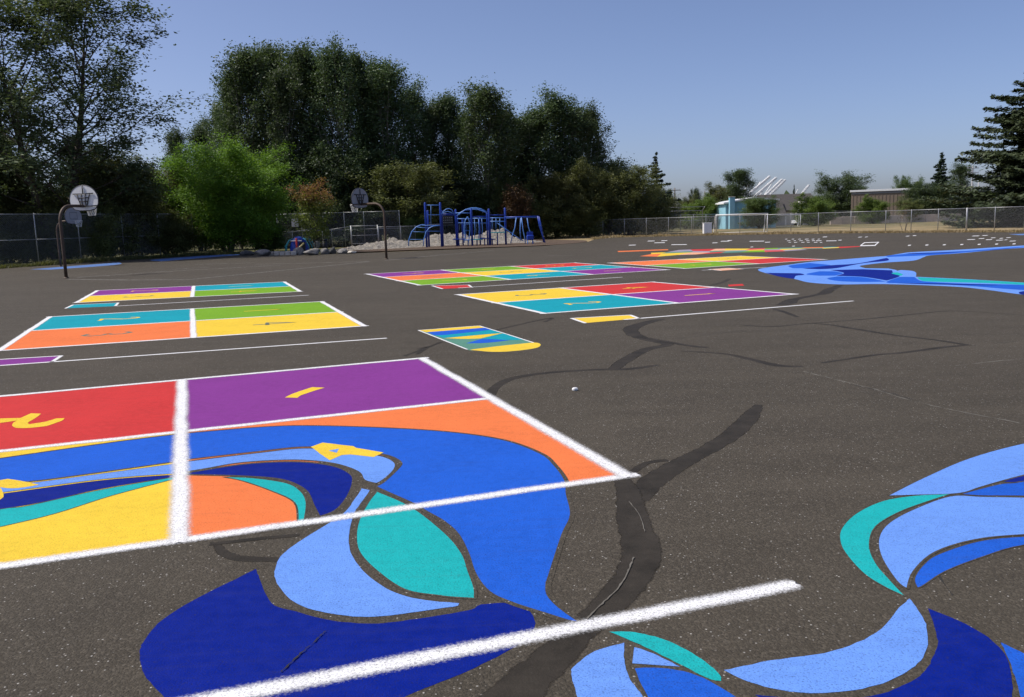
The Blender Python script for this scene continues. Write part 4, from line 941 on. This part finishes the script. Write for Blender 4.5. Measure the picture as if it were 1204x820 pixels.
# far port cranes with raised booms
def crane(px0, py0, px1, py1, Y, label):
    a = at(px0, py0, Y); b = at(px1, py1, Y); r = empty('port_crane', (a.x, Y, 0), 0, label, 'crane', 'raised white cranes on the skyline')
    d = (b - a); n = Vector((-d.z, 0, d.x)).normalized()
    for off in (0, 1):
        for dy in (0, 4): MB().tube([a + n * 1.7 * off + Vector((0, dy, 0)), b + n * (1.3 * off) + Vector((0, dy, 0))], .42, 6).build('boom_chord', WHITEP, r)
    for k in range(9):
        t = k / 9; MB().tube([a + d * t, a + d * (t + .11) + n * 1.5], .25, 4).build('lattice_bar', WHITEP, r)
    for dx in (-8, 6):
        for dy in (0, 12): MB().tube([(a.x + dx, Y + dy, -1), (a.x + dx * .8, Y + dy, a.z)], .9, 6).build('leg', WHITEP, r)
    MB().box((a.x - 1, Y + 6, a.z), (20, 14, 2.4)).build('machine_house', WHITEP, r)
    MB().tube([(a.x - 6, Y + 2, a.z), a + d * .55 + n * 9], .5, 5).build('stay', WHITEP, r)
for k, L in enumerate(((868, 241, 906.5, 208), (884, 236, 914, 209.5), (896, 236, 921, 211.5), (901, 236, 924.5, 212))): crane(*L, 900 + 25 * k, 'white port crane with raised boom above the blue house roof')
crane(935, 240, 952.5, 218, 1100, 'lone white port crane with raised boom above the dark roof')
bpy.data.objects['port_crane.004'].pop('group')
# utility poles
WOODP = simple('pole_wood', (.16, .13, .10), .9, var=.25); WOODG = simple('pole_grey', (.36, .36, .36), .8, var=.15)
def upole(px, top, Y, label, mat=WOODP, arms=1, r=.15):
    P = gx(px, Y); z = at(px, top, Y).z; o = empty('utility_pole', P, 0, label, 'utility pole')
    MB().tube([(P.x, P.y, -.3), (P.x, P.y, z)], [r, r * .7], 8).build('pole', mat, o, True)
    for k in range(arms):
        MB().box((P.x, P.y - .12, z - .5 - .9 * k), (2.2, .1, .13)).build('crossarm', mat, o)
        for dx in (-1, -.4, .4, 1): MB().tube([(P.x + dx, P.y - .12, z - .45 - .9 * k), (P.x + dx, P.y - .12, z - .2 - .9 * k)], .05, 6).build('insulator', GREYSIGN, o)
    return o
upole(793.5, 221, 175, 'brown utility pole standing above the small pale house'); upole(828.5, 224.5, 210, 'thin utility pole between low trees and blue house', arms=0, r=.12)
upole(858.5, 222, 200, 'slender pole rising behind the round crowned tree', arms=0, r=.1)
upole(1141, 195, 170, 'tall grey utility pole with crossarm beside the dark fir', WOODG, 2, .2); upole(1148.5, 214, 165, 'short grey pole beside the tall grey utility pole', WOODG, 0, .16); upole(1130, 205, 190, 'grey wooden pole half hidden behind the pale tree', WOODG, 0, .16)
# cars
def car(px, Y, rz, col, label):
    mt = simple('car_paint', col, .3, .1, var=.03, spec=.6); P = gx(px, Y); r = empty('parked_car', P, rz, label, 'car')
    prof = [(-2.2, .35), (-2.2, .75), (-1.9, .88), (-1.1, .92), (-.55, 1.42), (.9, 1.45), (1.6, .98), (2.1, .92), (2.2, .7), (2.2, .35)]
    MB().prism([Vector((x_, -.85, z)) for x_, z in prof], (0, 1.7, 0), 0).build('body', mt, r, False, False)
    MB().prism([Vector((x_, -.70, z)) for x_, z in ((-1.06, .93), (-.56, 1.37), (.88, 1.40), (1.54, .99))], (0, 1.4, 0), 0)
    for sy in (-1, 1): MB().prism([Vector((x_, .855 * sy, z)) for x_, z in ((-.95, .95), (-.52, 1.35), (.82, 1.38), (1.35, .99))], (0, .01 * sy, 0), 0).build('side_window', GLASS, r, False, False)
    MB().prism([Vector((-1.13, y, z)) for y, z in ((-.72, .94), (.72, .94))] + [Vector((-.6, .66, 1.39)), Vector((-.6, -.66, 1.39))], (-.02, 0, .02), 0).build('windscreen', GLASS, r, False, False)
    for x_ in (-1.35, 1.35):
        for sy in (-1, 1): MB().tube([(x_, .72 * sy, .32), (x_, .88 * sy, .32)], .32, 14).build('wheel', BLACKP, r, True, False)
    for sy in (-1, 1): MB().box((-2.2, .6 * sy, .68), (.06, .32, .14), 0, .01).build('headlight', WHITEP, r, False, False)
car(1157, 158, 1.35, (.05, .055, .06), 'dark parked car beyond the dry field near grey poles'); car(1174, 166, 1.2, (.6, .6, .6), 'white parked car beyond the field beside the big cedar')
car(947, 143, .25, (.62, .63, .64), 'white parked car in front of the dark roofed house'); car(768, 150, .4, (.5, .52, .54), 'silver parked car behind the backstop'); car(788, 152, .2, (.05, .06, .08), 'dark parked car behind the backstop and small goal')

# ------------------------------------------------------------------ vegetation
def leaf_mesh(name, pts, nrm, size, tint, mat, turn=None, aspect=.55):
    n = len(pts); pts = np.asarray(pts); nrm = np.asarray(nrm); nrm = nrm / (np.linalg.norm(nrm, axis=1, keepdims=True) + 1e-9)
    t = rng.normal(size=(n, 3)); t -= nrm * (t * nrm).sum(1, keepdims=True); t /= np.linalg.norm(t, axis=1, keepdims=True)
    b = np.cross(nrm, t); s = (np.asarray(size) * rng.uniform(.65, 1.35, n))[:, None]
    v = np.empty((n, 4, 3))
    v[:, 0] = pts - t * s * .5; v[:, 1] = pts + b * s * aspect * .5 - nrm * s * .08 - t * s * .04; v[:, 2] = pts + t * s * .5 + nrm * s * .05; v[:, 3] = pts - b * s * aspect * .5 - nrm * s * .08 - t * s * .04
    me = bpy.data.meshes.new(name); me.vertices.add(n * 4); me.vertices.foreach_set('co', v.reshape(-1))
    me.loops.add(n * 4); me.loops.foreach_set('vertex_index', np.arange(n * 4)); me.polygons.add(n)
    me.polygons.foreach_set('loop_start', np.arange(n) * 4)
    me.update(calc_edges=True)
    a = me.attributes.new('tint', 'FLOAT', 'POINT'); a.data.foreach_set('value', np.repeat(np.clip(tint, 0, 1), 4).astype(np.float32))
    if turn is not None:
        a = me.attributes.new('turn', 'FLOAT', 'POINT'); a.data.foreach_set('value', np.repeat(np.clip(turn, 0, 1), 4).astype(np.float32))
    me.materials.append(mat); return me
def tubes_mesh(name, segs, mat, n=5):
    mb = MB()
    for pts, rs in segs: mb.tube(pts, rs, n, False)
    me = bpy.data.meshes.new(name); me.from_pydata([tuple(v) for v in mb.v], [], mb.f); me.update()
    me.polygons.foreach_set('use_smooth', [True] * len(me.polygons)); me.materials.append(mat); return me
def grow(H, prof, cb, nb, ang, nsub, clump, nl, ls, lmat, bark, trunk_r=.3, stems=1, spread=.0, flat=1.0, fill_in=0, turnf=None, sway=.4, bend=.25, seed=0):
    """tree in local space: trunk(s), limbs, twigs and leaf clumps; prof(t) crown radius, cb crown base, ang(t) limb angle from vertical"""
    rs = random.Random(seed); segs = []; P = []; Nn = []; Tt = []; Hh = []
    tops = []
    for s in range(stems):
        az = 2 * PI * s / max(1, stems) + rs.uniform(-.4, .4); q = spread if stems > 1 else 0
        pts = []; ph = rs.uniform(0, 6)
        for k in range(9):
            t = k / 8; hh = H * t * (1 if s == 0 else rs.uniform(.86, .96) if k == 0 else 1)
            pts.append(Vector((math.cos(az) * (q * t + (.18 if stems > 1 else 0)) + sway * .3 * math.sin(ph + t * 4) * t, math.sin(az) * (q * t + (.18 if stems > 1 else 0)) + sway * .3 * math.cos(ph + t * 3) * t, H * t * (1 if s == 0 else .9))))
        pts[0].z = -.2
        segs.append((pts, [trunk_r * (1 - .93 * k / 8) / (1 if s == 0 else 1.25) for k in range(9)])); tops.append(pts)
    def on(pts, t):
        x = t * 8; i = min(7, int(x)); return pts[i].lerp(pts[i + 1], x - i)
    cl = []
    for i in range(nb):
        t = cb + (1 - cb) * ((i + rs.random()) / nb) * .985; u = (t - cb) / (1 - cb)
        st = tops[i % stems]; o = on(st, t); R = prof(u) * rs.uniform(.72, 1.12)
        az = i * 2.399 + rs.uniform(-.5, .5); a = ang(u) + rs.uniform(-.12, .12)
        d = Vector((math.cos(az) * math.sin(a), math.sin(az) * math.sin(a), math.cos(a)))
        L = R / max(.3, math.sin(a)); pts = [o]
        for k in range(1, 5):
            d2 = (d + Vector((0, 0, bend * k / 4)) + Vector((rs.gauss(0, .06), rs.gauss(0, .06), rs.gauss(0, .05)))).normalized()
            pts.append(pts[-1] + d2 * L / 4)
        r0 = max(.015, trunk_r * .34 * (1 - t * .75)); segs.append((pts, [r0, r0 * .75, r0 * .5, r0 * .3, r0 * .12]))
        br = rs.gauss(.5, .16)
        for k in range(nsub):
            f = rs.uniform(.28, 1.0) ** .8; x = f * 4; j = min(3, int(x)); b0 = pts[j].lerp(pts[j + 1], x - j)
            dd = (d * .6 + Vector((rs.gauss(0, .55), rs.gauss(0, .55), rs.gauss(.15, .4)))).normalized(); tl = R * rs.uniform(.12, .34) + clump * .5
            e = b0 + dd * tl; segs.append(([b0, b0.lerp(e, .5) + Vector((0, 0, .03)), e], [r0 * .28, r0 * .18, r0 * .06]))
            cl.append((e, dd, br + rs.gauss(0, .14), o)); 
            if rs.random() < .6: cl.append((b0.lerp(e, .55), dd, br + rs.gauss(0, .14), o))
        cl.append((pts[-1], d, br, o))
    for k in range(fill_in):
        u = rs.random() ** .8; az = rs.uniform(0, 2 * PI); q = prof(u) * rs.uniform(.1, .75); o = on(tops[k % stems], cb + (1 - cb) * u)
        cl.append((o + Vector((math.cos(az) * q, math.sin(az) * q, 0)), Vector((0, 0, 1)), rs.gauss(.4, .15), o))
    for c, d, tn, o in cl:
        k = max(3, int(nl * rs.uniform(.5, 1.4))); sc = clump * rs.uniform(.65, 1.25)
        g = rng.normal(size=(k, 3)) * sc * .5; g[:, 2] *= flat
        g += np.outer(rng.normal(size=k) * sc * .35, np.array(d))
        p = np.array(c) + g; P.append(p)
        out = np.array(c - o); out = out / (np.linalg.norm(out) + .01)
        Nn.append(rng.normal(size=(k, 3)) * .9 + out * .45 + np.array([0, 0, .55])); Tt.append(np.clip(tn + rng.normal(size=k) * .16, 0, 1))
    P = np.concatenate(P); P[:, 2] = np.maximum(P[:, 2], .05); Nn = np.concatenate(Nn); Tt = np.concatenate(Tt)
    tr = None if turnf is None else turnf(P)
    return leaf_mesh('crown', P, Nn, np.full(len(P), ls), Tt, lmat, tr), tubes_mesh('trunk', segs, bark), float(np.percentile(P[:, 2], 99.7)), float(np.percentile(np.hypot(P[:, 0], P[:, 1]), 95))
def conifer(H, R, lmat, seed, nw=26, droop=.25, dens=1.0, ls=.32, irregular=.3, cb=.06):
    rs = random.Random(seed); segs = [([Vector((0, 0, -.2)), Vector((.05, 0, H * .5)), Vector((0, .03, H))], [H * .016, H * .010, .02])]; P = []; Nn = []; T_ = []
    for w_ in range(nw):
        u = (w_ + rs.random() * .6) / nw; z = H * (cb + (1 - cb) * u); L0 = R * (1 - u) ** .85 * (.75 + .25 * math.sin(w_ * 2.1 + seed)) + .15
        for k in range(9 if u < .7 else 6):
            if rs.random() < .10: continue
            az = rs.uniform(0, 2 * PI); L = L0 * rs.uniform(1 - irregular * 1.6, 1 + irregular * .5); dr = droop * rs.uniform(.4, 1.6)
            pts = [Vector((math.cos(az) * L * s, math.sin(az) * L * s, z + L * (-dr * s * 1.3 + dr * .9 * s * s + .12 * s))) for s in (0, .33, .66, 1)]
            segs.append((pts, [.05 * L0 / R + .015, .035 * L0 / R + .01, .02, .006])); tn = rs.gauss(.5, .18)
            n = int(L * 26 * dens) + 6; s = rng.uniform(.12, 1.02, n); side = rng.normal(size=n) * .22 * L * (1.12 - s)
            ax = np.array([math.cos(az), math.sin(az), 0]); sd_ = np.array([-math.sin(az), math.cos(az), 0])
            pz = z + L * (-dr * s * 1.3 + dr * .9 * s * s + .12 * s) + rng.normal(size=n) * .10 - np.abs(side) * .35
            p = np.outer(s * L, ax) + np.outer(side, sd_); p[:, 2] = pz; P.append(p)
            Nn.append(rng.normal(size=(n, 3)) * .5 + np.array([0, 0, 1.0]) + ax * .4); T_.append(np.clip(tn + rng.normal(size=n) * .16, 0, 1))
    P = np.concatenate(P)
    return leaf_mesh('crown', P, np.concatenate(Nn), np.full(len(P), ls), np.concatenate(T_), lmat, None, .42), tubes_mesh('trunk', segs, BARK), H, float(np.percentile(np.hypot(P[:, 0], P[:, 1]), 97))
def bellp(R, pk=.4, lo=.5, hi=.12):
    def f(u):
        if u < pk: return R * (lo + (1 - lo) * math.sin(u / pk * PI / 2))
        x = (u - pk) / (1 - pk); return R * (hi + (1 - hi) * math.cos(x * PI / 2) ** .9)
    return f
PROTO = {}
def proto(k, res): PROTO[k] = res
up = lambda a, b: (lambda u: a + (b - a) * u)
for i in range(3): proto('poplar%d' % i, grow(20, bellp(3.0 + .3 * i, .28, .6, .05), .12, 60, up(.60, .16), 6, .75, 38, .26, LF_POP, BARK_PALE, .32, 1, flat=1.5, fill_in=50, bend=.55, seed=11 + i))
proto('cotton', grow(20, bellp(4.6, .38, .75, .18), .16, 78, up(1.05, .35), 9, .62, 44, .20, LF_COT, BARK, .30, 2, 2.0, flat=1.0, fill_in=50, bend=.35, seed=31, sway=1.2))
proto('round', grow(8.4, bellp(4.1, .5, .8, .45), .10, 80, up(1.3, .5), 10, .60, 62, .155, LF_BRIGHT, BARK, .16, 5, 1.6, fill_in=420, bend=.25, seed=41))
for i, mt in enumerate((LF_OLIVE, LF_DARK, LF_MID)): proto('bush%d' % i, grow(6, bellp(3.2, .35, .85, .25), .05, 46, up(1.3, .3), 8, .62, 50, .21, mt, BARK, .12, 4, 1.2, fill_in=110, bend=.3, seed=51 + i))
for i, mt in enumerate((LF_OLIVE, LF_MID, LF_POP)): proto('broad%d' % i, grow(10, bellp(4.2, .45, .65, .25), .16, 52, up(1.15, .3), 8, .72, 52, .25, mt, BARK, .22, 3, 1.8, fill_in=90, bend=.3, seed=61 + i))
proto('bush3', grow(6, bellp(3.2, .4, .85, .3), .06, 46, up(1.3, .35), 8, .62, 50, .22, LF_FRESH, BARK, .12, 4, 1.2, fill_in=140, bend=.3, seed=58))
proto('fir', conifer(16, 3.6, LF_FIR, 3, 34, .3, 2.2, .40)); proto('fir2', conifer(16, 4.2, LF_FIR, 8, 26, .38, 2.0, .42, .5)); proto('cedar', conifer(19, 8.2, LF_CEDAR, 5, 58, .34, 3.4, .36, .35, .03))
proto('maple', grow(5.2, bellp(1.7, .35, .6, .3), .26, 30, up(.9, .25), 6, .42, 22, .17, LF_MAPLE, BARK, .07, 1, fill_in=20, seed=71, turnf=lambda P: np.clip((P[:, 2] / P[:, 2].max() - .62) / .16 + rng.normal(size=len(P)) * .35, 0, 1) * .85))
proto('rust', grow(6, bellp(2.2, .4, .6, .3), .2, 34, up(.9, .25), 6, .55, 24, .22, LF_RUST, BARK, .09, 1, fill_in=30, seed=72))
proto('sapling', grow(3.2, bellp(1.3, .5, .5, .3), .25, 16, up(.8, .35), 4, .3, 3, .13, LF_RUST, BARK, .05, 3, .6, seed=73))
NOGROUP = set()
def plant(kind, px, Y, top, wpx, label, group=None, cat='tree', name='tree', rz=None, tilt=0):
    crown, trunk, H, R = PROTO[kind]; P = gx(px, Y); Ht = at(px, top, Y).z; Wd = wpx * Y / FPX
    r = empty(name, (P.x, P.y, -.06), random.uniform(0, 6.28) if rz is None else rz, label, cat, group)
    r.scale = (Wd / 2 / R, Wd / 2 / R, Ht / H); r.rotation_euler.x = tilt
    for nm, me in (('trunk', trunk), ('crown', crown)):
        o = bpy.data.objects.new(nm, me); COL.objects.link(o); o.parent = r
    return r
# left side
plant('cotton', 72, 60, -35, 228, 'tall open cottonwood with two trunks rising behind the left fence', name='cottonwood_tree', rz=1.2)
plant('fir', 18, 84, 128, 66, 'dark fir behind the tall open cottonwood', name='fir_tree')
for px, Y, top, wd, kd in ((-45, 58, 150, 110, 'broad1'), (10, 62, 172, 100, 'bush1'), (45, 60, 196, 80, 'bush0'), (150, 64, 176, 95, 'bush0'), (118, 68, 168, 95, 'bush1'), (196, 72, 186, 80, 'broad0'), (238, 84, 190, 90, 'bush1'), (-10, 57, 215, 80, 'bush0')):
    lab = {'bush0': 'olive green shrub in the thicket behind the tall left fence', 'bush1': 'dark green shrub in the thicket behind the tall left fence', 'broad1': 'leafy green tree in the thicket behind the tall left fence', 'broad0': 'olive tree at the thicket edge next to bright green round tree'}[kd]
    plant(kd, px, Y, top, wd, lab, 'thicket behind the left fence', 'shrub' if kd[:2] == 'bu' else 'tree', 'shrub' if kd[:2] == 'bu' else 'tree')
for px, top, wd in ((30, 232, 60), (75, 236, 55), (112, 230, 60), (165, 240, 55), (205, 244, 60)):
    plant('bush0', px, 66 if px > 140 else 60, top, wd, 'small olive shrub hugging the foot of the tall left fence', 'low shrubs along the left fence', 'shrub', 'shrub')
plant('round', 268, 70.5, 168, 146, 'bright green rounded tree with many dark stems at the asphalt edge', name='round_tree', rz=.4)
plant('maple', 371, 60.5, 211, 52, 'little maple with reddish top and green lower leaves', name='maple_tree')
plant('bush2', 320, 74, 262, 36, 'small green shrub under the tall fence near the round tree', cat='shrub', name='shrub')
# poplar row
for px, Y, top, wd in ((218, 104, 150, 34), (247, 108, 140, 36), (268, 100, 120, 34), (284, 90, 84, 50), (303, 88, 54, 58), (330, 93, 50, 54), (346, 87, 74, 50), (366, 91, 52, 56), (384, 94, 66, 48), (407, 88, 48, 60), (432, 92, 60, 52), (447, 95, 84, 44), (462, 90, 70, 56), (490, 94, 96, 50), (511, 97, 116, 42), (531, 98, 110, 44)):
    plant('poplar%d' % (px % 3), px, Y, top, wd, 'tall poplar in the row behind the maple and fence' if px > 280 else 'slim pale poplar between the cottonwood and tall poplar row', 'tall poplar row' if px > 280 else 'slim poplars left of the row', name='poplar_tree')
for px, Y, top, wd in ((574, 92, 96, 66), (594, 97, 128, 48), (634, 98, 124, 56), (655, 100, 106, 60), (676, 101, 128, 50), (695, 104, 122, 52), (614, 104, 136, 52), (553, 102, 126, 42)):
    plant('poplar%d' % (px % 3), px, Y, top, wd, 'full poplar rising behind the blue play structure', 'poplars behind the play structure', name='poplar_tree')
plant('fir2', 704, 108, 146, 60, 'dark irregular fir at the end of the poplars', name='fir_tree')
for px, Y, top, wd, kd, lab in ((300, 86, 205, 60, 'bush1', 'a'), (340, 85, 180, 80, 'bush1', 'a'), (385, 86, 172, 90, 'bush1', 'a'), (430, 87, 176, 80, 'bush1', 'a'), (470, 89, 190, 60, 'bush1', 'a'), (534, 89, 200, 56, 'fir', 'c'), (560, 92, 212, 60, 'bush1', 'a'), (600, 93, 205, 60, 'bush0', 'b'),
                                (622, 97, 172, 52, 'fir', 'c'), (655, 95, 200, 64, 'broad0', 'd'), (690, 97, 190, 60, 'broad0', 'd'), (715, 98, 200, 64, 'bush0', 'b'), (740, 100, 190, 60, 'broad0', 'd'), (765, 104, 212, 54, 'bush0', 'b'), (725, 108, 188, 60, 'bush1', 'a'), (680, 94, 238, 60, 'bush0', 'b'), (640, 93, 234, 60, 'bush0', 'b'), (745, 101, 236, 60, 'bush0', 'b'), (420, 84, 228, 70, 'bush1', 'a'), (360, 83.5, 226, 60, 'bush1', 'a'), (505, 90, 232, 60, 'bush1', 'a'), (545, 95, 238, 60, 'bush1', 'a')):
    lb = {'a': ('dark shaded shrub under the poplars', 'dark understory under the poplars', 'shrub'), 'b': ('olive shrub in front of the poplars behind the play structure', 'olive shrubs before the poplars', 'shrub'), 'c': ('dark young fir among the poplars', 'young firs among the poplars', 'fir_tree'), 'd': ('yellowish green leafy tree at the edge of the wood', 'leafy trees at the wood edge', 'tree')}[lab]
    plant(kd, px, Y, top, wd, lb[0], lb[1], 'shrub' if lb[2] == 'shrub' else 'tree', lb[2])
plant('broad0', 484, 86, 188, 102, 'broad yellowish olive tree behind the lone basketball hoop', name='tree')
plant('rust', 607, 90, 216, 38, 'rusty brown leaved tree behind the blue play structure', name='tree')
plant('bush2', 487, 83, 254, 30, 'small fresh green shrub beside the curved ladder climber', cat='shrub', name='shrub')
plant('fir2', 772, 118, 178, 58, 'lone ragged conifer standing above the olive shrubs', name='fir_tree')
# right side
for kd, px, Y, top, wd, lab, nm in (('bush1', 783, 122, 222, 26, 'dark narrow shrub below the lone ragged conifer', 'shrub'), ('broad0', 848, 165, 215, 40, 'pale rounded tree left of a dark pine near blue house', 'tree'), ('poplar0', 868, 160, 199, 36, 'dark pine standing above the blue house roof', 'fir_tree'), ('bush3', 826, 135, 229, 46, 'green leafy shrub between utility pole and blue house', 'shrub'), ('bush0', 806, 140, 230, 30, 'olive shrub next to the brown utility pole', 'shrub'), ('bush1', 818, 200, 222, 18, 'small dark conical bush against the skyline', 'shrub'),
                           ('bush2', 893, 122, 231, 44, 'round dark green bush in front of the blue house', 'shrub'), ('bush3', 957, 132, 228, 46, 'bright rounded bush in front of the dark roofed house', 'shrub'), ('broad2', 990, 172, 203, 66, 'big bushy tree just left of the brown building', 'tree'), ('bush3', 1027, 138, 230, 36, 'round clipped tree standing before the brown building', 'tree'), ('fir', 933, 320, 217, 7, 'tiny far fir above the dark roof', 'fir_tree'),
                           ('broad1', 1068, 210, 207, 34, 'dark round tree behind the brown building roof', 'tree'), ('broad2', 1098, 146, 214, 66, 'broad green tree behind the pale block wall', 'tree'), ('bush0', 1068, 143, 232, 28, 'small light green tree beside the brown building', 'tree'), ('fir', 1104, 178, 179, 34, 'tall dark fir rising behind the broad green tree', 'fir_tree'), ('poplar1', 1127, 185, 192, 26, 'pale slender tree right of the tall dark fir', 'tree'), ('bush1', 1140, 150, 226, 40, 'dark shrub among the grey utility poles', 'shrub'),
                           ('bush1', 1168, 135, 232, 40, 'dark shrub underneath the big cedar branches', 'shrub'), ('cedar', 1226, 84, 40, 200, 'big cedar with drooping layered branches at the field corner', 'cedar_tree'), ('sapling', 1063, 80, 238, 26, 'thin nearly bare sapling behind the right fence', 'sapling')):
    plant(kd, px, Y, top, wd, lab, cat='shrub' if nm == 'shrub' else 'tree', name=nm)
# far tree belt closing the skyline
P = []; Tt = []
for k in range(900):
    x = random.uniform(-260, 330); y = random.uniform(215, 275); hh = random.uniform(2.0, 5.5) * (1.25 if x < -20 else 1); n = 16
    g = rng.normal(size=(n, 3)) * np.array([2.0, 2.0, hh * .28]) + np.array([x, y, hh * .55]); g[:, 2] = np.maximum(g[:, 2], .3); P.append(g); Tt.append(np.clip(random.gauss(.45, .2) + rng.normal(size=n) * .15, 0, 1))
P = np.concatenate(P); me = leaf_mesh('distant_wood', P, rng.normal(size=(len(P), 3)) + np.array([0, -.3, .6]), np.full(len(P), 1.5), np.concatenate(Tt), LF_DARK, None, .8)
o = bpy.data.objects.new('distant_wood', me); COL.objects.link(o); tag(o, 'far dark tree belt closing off the skyline', 'wood', kind='stuff')
# grass fringes
def fringe(name, line, n, depth, mat, h, label, zz=-.06):
    P = []; 
    v = np.empty((n, 3, 3)); tn = np.empty(n)
    cum = [0]
    for a, b in zip(line, line[1:]): cum.append(cum[-1] + (b - a).length)
    for i in range(n):
        s = random.uniform(0, cum[-1]); j = max(k for k in range(len(line) - 1) if cum[k] <= s); t = (s - cum[j]) / (cum[j + 1] - cum[j])
        q = line[j].lerp(line[j + 1], t); c = math.sin(q.x * 1.3) * .5 + math.sin(q.x * 3.1 + q.y) * .5
        x = q.x + random.gauss(0, .1); y = q.y + random.uniform(0, depth) ** 1.0; hh = h * random.uniform(.4, 1.2) * (1 + .35 * c); a = random.uniform(0, 3.14); w_ = .05
        v[i, 0] = (x - math.cos(a) * w_, y - math.sin(a) * w_, zz); v[i, 1] = (x + math.cos(a) * w_, y + math.sin(a) * w_, zz); v[i, 2] = (x + random.gauss(0, .12), y + random.gauss(0, .12), zz + hh); tn[i] = min(1, max(0, .5 + .25 * c + random.gauss(0, .2)))
    me = bpy.data.meshes.new(name); me.vertices.add(n * 3); me.vertices.foreach_set('co', v.reshape(-1)); me.loops.add(n * 3); me.loops.foreach_set('vertex_index', np.arange(n * 3)); me.polygons.add(n); me.polygons.foreach_set('loop_start', np.arange(n) * 3); me.update(calc_edges=True)
    a = me.attributes.new('tint', 'FLOAT', 'POINT'); a.data.foreach_set('value', np.repeat(tn, 3).astype(np.float32)); me.materials.append(mat)
    o = bpy.data.objects.new(name, me); COL.objects.link(o); tag(o, label, 'grass', kind='stuff')
fringe('grass_verge', [q + Vector((0, .1, 0)) for q in ep[0:6]], 16000, 2.2, LF_GRASS, .28, 'unmown green grass along the foot of the tall left fence')
fringe('dry_grass', [q + Vector((0, .2, 0)) for q in ep[12:20]], 16000, 3.5, LF_DRY, .24, 'dry straw coloured grass along the right fence')
fringe('dry_grass', [gx(x, 88) for x in (320, 400, 470)] + [gx(x, 92) for x in (560, 640, 720)], 5000, 2.5, LF_DRY, .3, 'dry grass strip behind the mound and play structure')
